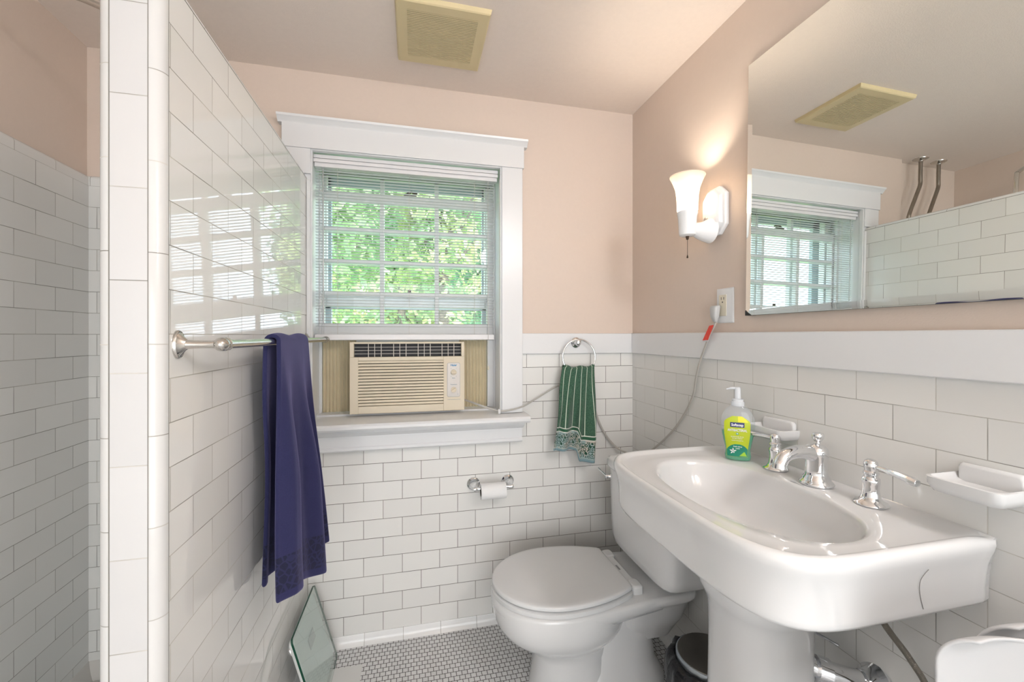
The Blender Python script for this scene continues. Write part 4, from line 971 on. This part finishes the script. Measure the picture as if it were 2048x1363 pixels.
# ================================================================== CHAIRS (stack at lower right)
def chair(px_, py_, zt_, hs, inset_, label):
    yaw = -PI/4
    ch = thing('plastic_chair', label, 'chair', (px_, py_, ZF), 'stacked white plastic chairs')
    f = Vector((math.cos(yaw), math.sin(yaw), 0)); n_ = Vector((f.y, -f.x, 0)); P0 = Vector((px_, py_, 0)); up = Vector((0, 0, 1)); hw = .155
    vs = []; fs = []; NU, NV = 64, 150; Hh = zt_-ZF
    for j in range(NV+1):
        v = j/NV
        for i in range(NU+1):
            u = -1+2*i/NU; wd = hw
            if v < .35:
                t = v/.35; dep = .06+.32*(1-t); z = hs-.02*math.sin(PI*t)+.015*abs(u)**3
            else:
                t = (v-.35)/.65; t = 1-(1-t)**1.6; z = hs+(Hh-hs)*t; dep = .06*(1-t)**2
                q = max(0, (z-(Hh-.040))/.040); wd = hw-.040*(1-math.sqrt(max(0, 1-q*q)))
                z -= .012*abs(u)**3*t
            bow = .020*abs(u)**5*(1 if v > .35 else .4)
            vs.append(P0+f*(u*wd+hw)+n_*(dep+bow)+up*(ZF+z))
    for j in range(NV):
        for i in range(NU): a = j*(NU+1)+i; fs.append((a, a+1, a+NU+2, a+NU+1))
    o = fin('shell', vs, fs, mat('chair_plastic', (.50, .505, .515), .4), ch, True, 180); q = o.modifiers.new('t', 'SOLIDIFY'); q.thickness = .005
    q = o.modifiers.new('s', 'SUBSURF'); q.levels = 1; q.render_levels = 1
    for su in (-1, 1):
        for k in (.09, .33):
            b = MB(); tp_ = P0+f*(su*hw*inset_+hw)+n_*(k)+up*(ZF+hs-.008); bo = P0+f*(su*hw*inset_+hw)+n_*(k+(.02 if k > .2 else -.02))+up*ZF
            b.tube([tp_, bo], .012, 12, rr=[.012, .010]); b.build('leg', M['white_plastic'], ch)
    return ch
chair(.692, .424, -.386, .500, .62, 'white moulded plastic chair in the lower right corner, front one of the stack')
chair(.772, .428, -.384, .440, .86, 'white moulded plastic chair in the lower right corner, mostly hidden behind the front one')

# ================================================================== SHOWER FITTINGS
sp_ = thing('shower_riser', 'exposed chrome shower pipes rising to ceiling flanges behind the partition', 'shower pipes', (-.80, 1.79, ZF))
for k, (xa, xb_) in enumerate(((-.790, -.708), (-.930, -.852))):
    b = MB(); b.tube(catmull([(xa, 1.79, ZC), (xa, 1.79, .96), (xa, 1.79, .92), (xa+(xb_-xa)*.25, 1.79, .87), (xa+(xb_-xa)*.85, 1.79, .76), (xb_, 1.79, .72), (xb_, 1.79, .65), (xb_, 1.79, -.10)], 5), .0095, 14); b.build('pipe', M['pipe'], sp_)
    b = MB(); b.lathe((xa, 1.79, ZC), (0, 0, -1), [(.036, 0), (.035, .003), (.024, .009), (.013, .012), (.011, .016)], 28); b.build('ceiling_flange', M['nickel'], sp_)
b = MB(); b.tube(catmull([(-.852, 1.79, .655), (-.852, 1.775, .685), (-.852, 1.74, .700), (-.852, 1.66, .712), (-.852, 1.60, .700), (-.852, 1.57, .660), (-.852, 1.565, .62)], 6), .0105, 14)
b.lathe((-.852, 1.765, .655), (0, 0, 1), [(.016, 0), (.018, .01), (.016, .022), (.012, .03)], 20); b.build('shower_arm', M['pipe'], sp_)
b = MB(); b.lathe((-.852, 1.565, .63), (0, 0, -1), [(.012, 0), (.014, .012), (.032, .035), (.034, .045), (.001, .046)], 24); b.build('shower_head', M['pipe'], sp_)
b = MB(); b.box((-.87, 1.795, -.12), (-.69, 1.846, -.07)); b.build('valve', M['nickel'], sp_, bev=.01)
b = MB(); b.tube(catmull([(-.60, 1.30, .775), (-.70, 1.31, .828), (-.80, 1.31, .862), (-.87, 1.31, .882), (-1.0, 1.31, .900), (XL-.012, 1.31, .905)], 6), .0082, 14)
b.lathe((XL-.012, 1.31, .905), (1, 0, 0), [(.028, 0), (.028, .004), (.014, .010)], 24)
b.tube([(-.60, 1.30, .775), (-.585, 1.295, .73), (-.585, 1.295, .655), (-.53, 1.295, .655)], .0082, 12)
tag(b.build('curtain_rod', M['nickel'], None), 'curved chrome rod above the shower at the top left edge of the photo', 'rod')
b = MB(); b.loft([superell(-.825, 1.385, .292, .425, 10, 64, z) for z in (cz, cz+.006, cz+.008)]); tag(b.build('shower_mat', M['teal'], None), 'dark teal rubber mat on the shower floor', 'mat')

# ================================================================== ADDED UNSEEN FILL_GLOW behind the eye
LX, LY = .86, -.55
cl = thing('fill_globe', 'white glowing globe added out of view behind the camera as fill light', 'lamp', (LX, LY, ZC))  # invented globe, added out of view to brighten the room
b = MB(); b.lathe((LX, LY, ZC), (0, 0, -1), [(.06, 0), (.06, .012), (.02, .02), (.012, .06), (.03, .07)], 32); b.build('base', M['pvc'], cl)
FILL_GLOW = emis('fill_globe_glow', (.98, .985, 1), 1); b = MB(); b.lathe((LX, LY, ZC-.065), (0, 0, -1), [(.001 if k in (0, 24) else .13*math.sin(PI*k/24), .13-.13*math.cos(PI*k/24)) for k in range(25)], 40); b.build('globe', FILL_GLOW, cl)

# ================================================================== OUTSIDE
leafc = [((.24, .42, .22), (.52, .68, .36)), ((.30, .50, .26), (.78, .82, .42)), ((.18, .38, .26), (.36, .56, .38))]
leafm = []
for i, (c0, c1) in enumerate(leafc):
    m, nt, bs = new_mat('leaves_%d' % i); N = nt.nodes.new; L = nt.links.new
    g = N('ShaderNodeNewGeometry'); nz = N('ShaderNodeTexNoise'); nz.inputs['Scale'].default_value = 1.6; L(g.outputs['Position'], nz.inputs['Vector'])
    mr_ = N('ShaderNodeMapRange'); mr_.inputs[1].default_value = .38; mr_.inputs[2].default_value = .62; L(nz.outputs['Fac'], mr_.inputs[0])
    mx = N('ShaderNodeMix'); mx.data_type = 'RGBA'; mx.inputs[6].default_value = (*c0, 1); mx.inputs[7].default_value = (*c1, 1); L(mr_.outputs[0], mx.inputs[0]); L(mx.outputs[2], bs.inputs['Base Color'])
    tr_ = N('ShaderNodeBsdfTranslucent'); L(mx.outputs[2], tr_.inputs[0]); ms = N('ShaderNodeMixShader'); ms.inputs[0].default_value = .5
    L(bs.outputs[0], ms.inputs[1]); L(tr_.outputs[0], ms.inputs[2]); L(ms.outputs[0], nt.nodes['Material Output'].inputs[0]); bs.inputs['Roughness'].default_value = .6
    leafm.append(m)
bark = mat('bark', (.16, .13, .11), .9, var=.2, bscale=20)
def tree(x, y, r, zc, sx, sz, nleaf, mi_, label, leaf=.085):
    t = thing('tree', label, 'tree', (x, y, ZF-2.2), 'trees outside the window')
    rnd = random.Random(int(x*100+y*17)); vs = []; fs = []
    blobs = [(rnd.uniform(-1, 1)*sx*.6, rnd.uniform(-1, 1)*r*.5, rnd.uniform(-1, 1)*sz*.6, rnd.uniform(.35, .6)) for _ in range(16)]
    for k in range(nleaf):
        bx_, by_, bz_, br_ = rnd.choice(blobs); d = Vector((rnd.gauss(0, 1), rnd.gauss(0, 1), rnd.gauss(0, 1))).normalized()*rnd.uniform(.6, 1)**.5
        c = Vector((x+bx_+d.x*br_*sx, y+by_+d.y*br_*r, zc+bz_+d.z*br_*sz))
        a = Vector((rnd.uniform(-1, 1), rnd.uniform(-1, 1), rnd.uniform(-1, 1))).normalized(); b2 = a.cross(Vector((rnd.uniform(-1, 1), rnd.uniform(-1, 1), rnd.uniform(-1, 1)))).normalized()
        s = leaf*rnd.uniform(.6, 1.3); n0 = len(vs)
        vs += [c-a*s, c-b2*s*.5, c+a*s, c+b2*s*.5]; fs.append((n0, n0+1, n0+2, n0+3))
    fin('foliage', vs, fs, leafm[mi_], t, False)
    b = MB(); b.tube([(x, y, ZF-2.2), (x+.05, y, zc-sz*.5), (x-.03, y, zc+sz*.3)], .1, 10, rr=[.16, .11, .04])
    for k in range(5):
        a = rnd.uniform(0, 6.28); b.tube([(x, y, zc-sz*.6+k*.15), (x+math.cos(a)*sx*.6, y+math.sin(a)*r*.5, zc-sz*.2+k*.2)], .03, 6, rr=[.05, .015])
    b.build('trunk', bark, t)
tree(-1.6, 7.2, 1.3, 2.0, 1.7, 2.1, 6500, 0, 'leafy green tree outside, filling the left part of the window')
tree(.5, 8.0, 1.3, 2.4, 1.35, 2.2, 6500, 1, 'yellow-green tree outside, filling the middle of the window')
tree(1.75, 10.8, 1.2, 2.2, 1.0, 2.4, 5000, 2, 'darker green tree outside, seen at the right of the window')
tree(-3.6, 10.5, 1.6, 2.5, 2.2, 2.4, 5000, 1, 'pale green tree far left outside, behind the leafy one', .11)
tree(-.4, 13, 1.2, 3.6, 2.6, 3.4, 6500, 0, 'tall tree farthest outside, behind all the others', .15)
tree(-1.6, 17, 2.5, 1.0, 4.6, 5.5, 9000, 1, 'broad wall of pale foliage outside, farthest of all the trees', .24)
rnd = random.Random(5)
b = MB()
for k in range(3800):
    c = Vector((rnd.uniform(-1.4, 1.9), rnd.uniform(4.4, 5.2), 0)); c.z = -.15-.55*rnd.random()+.20*math.sin(c.x*3)-.9*rnd.random()**2
    a = Vector((rnd.uniform(-1, 1), rnd.uniform(-1, 1), rnd.uniform(-1, 1))).normalized(); b2 = a.cross(Vector((rnd.uniform(-1, 1), rnd.uniform(-1, 1), rnd.uniform(-1, 1)))).normalized(); s = .05
    b.add([c-a*s, c-b2*s*.5, c+a*s, c+b2*s*.5], [(0, 1, 2, 3)])
tag(b.build('shrub', leafm[2], None, smooth=False), 'dark leafy shrub outside, low behind the lower window panes', 'shrub')
b = MB(); b.box((-30, 2.6, ZF-2.4), (30, 60, ZF-2.2)); struct(b.build('ground', mat('grass', (.22, .36, .10), .9, var=.2, bscale=4), smooth=False))

# ================================================================== LIGHT
wd = bpy.data.worlds.new('World'); bpy.context.scene.world = wd; wd.use_nodes = True
bg = wd.node_tree.nodes['Background']; bg.inputs[0].default_value = (.80, .90, 1, 1); bg.inputs[1].default_value = 3.9
def light(name, kind, loc, energy, col=(1, 1, 1), size=.1, rot=None, **k):
    l = bpy.data.lights.new(name, kind); l.energy = energy; l.color = col
    if kind == 'AREA': l.size = size
    elif kind == 'SUN': l.angle = size
    else: l.shadow_soft_size = size
    o = bpy.data.objects.new(name, l); C.objects.link(o); o.location = loc
    if rot: o.rotation_euler = rot
    for a, v in k.items(): setattr(l, a, v)
    return o
light('sun', 'SUN', (0, 0, 8), 9.0, (1, .95, .85), .02, (math.radians(50), 0, math.radians(-35)))
dl = light('rear_fill_light', 'AREA', (.05, RY0+.03, -.22), 43, (.91, .97, 1), 1.9, (math.radians(90), 0, 0))  # soft panel added behind the eye as fill; no window stands there
dl.data.shape = 'RECTANGLE'; dl.data.size_y = 2.0
FILL_GLOW.node_tree.nodes['Principled BSDF'].inputs['Emission Strength'].default_value = 42

# ================================================================== CAMERA
cam = bpy.data.cameras.new('camera'); co = bpy.data.objects.new('camera', cam); C.objects.link(co)
co.location = (0, 0, 0); co.rotation_euler = (PI/2, 0, -.2315)
cam.sensor_width = 36; cam.lens = 832.3*36/2048; cam.shift_y = -(681.5-670.3)/2048; cam.clip_start = .02
bpy.context.scene.camera = co

# lift everything so that the floor is z = 0
for o in list(C.objects):
    if o.parent is None: o.location.z += H
for o in list(C.objects):
    if '_w' in o: del o['_w']
sc_ = bpy.context.scene
sc_.view_settings.view_transform = 'Standard'; sc_.view_settings.look = 'None'; sc_.view_settings.gamma = 1
sc_.view_settings.use_curve_mapping = False; sc_.view_settings.exposure = 0.30
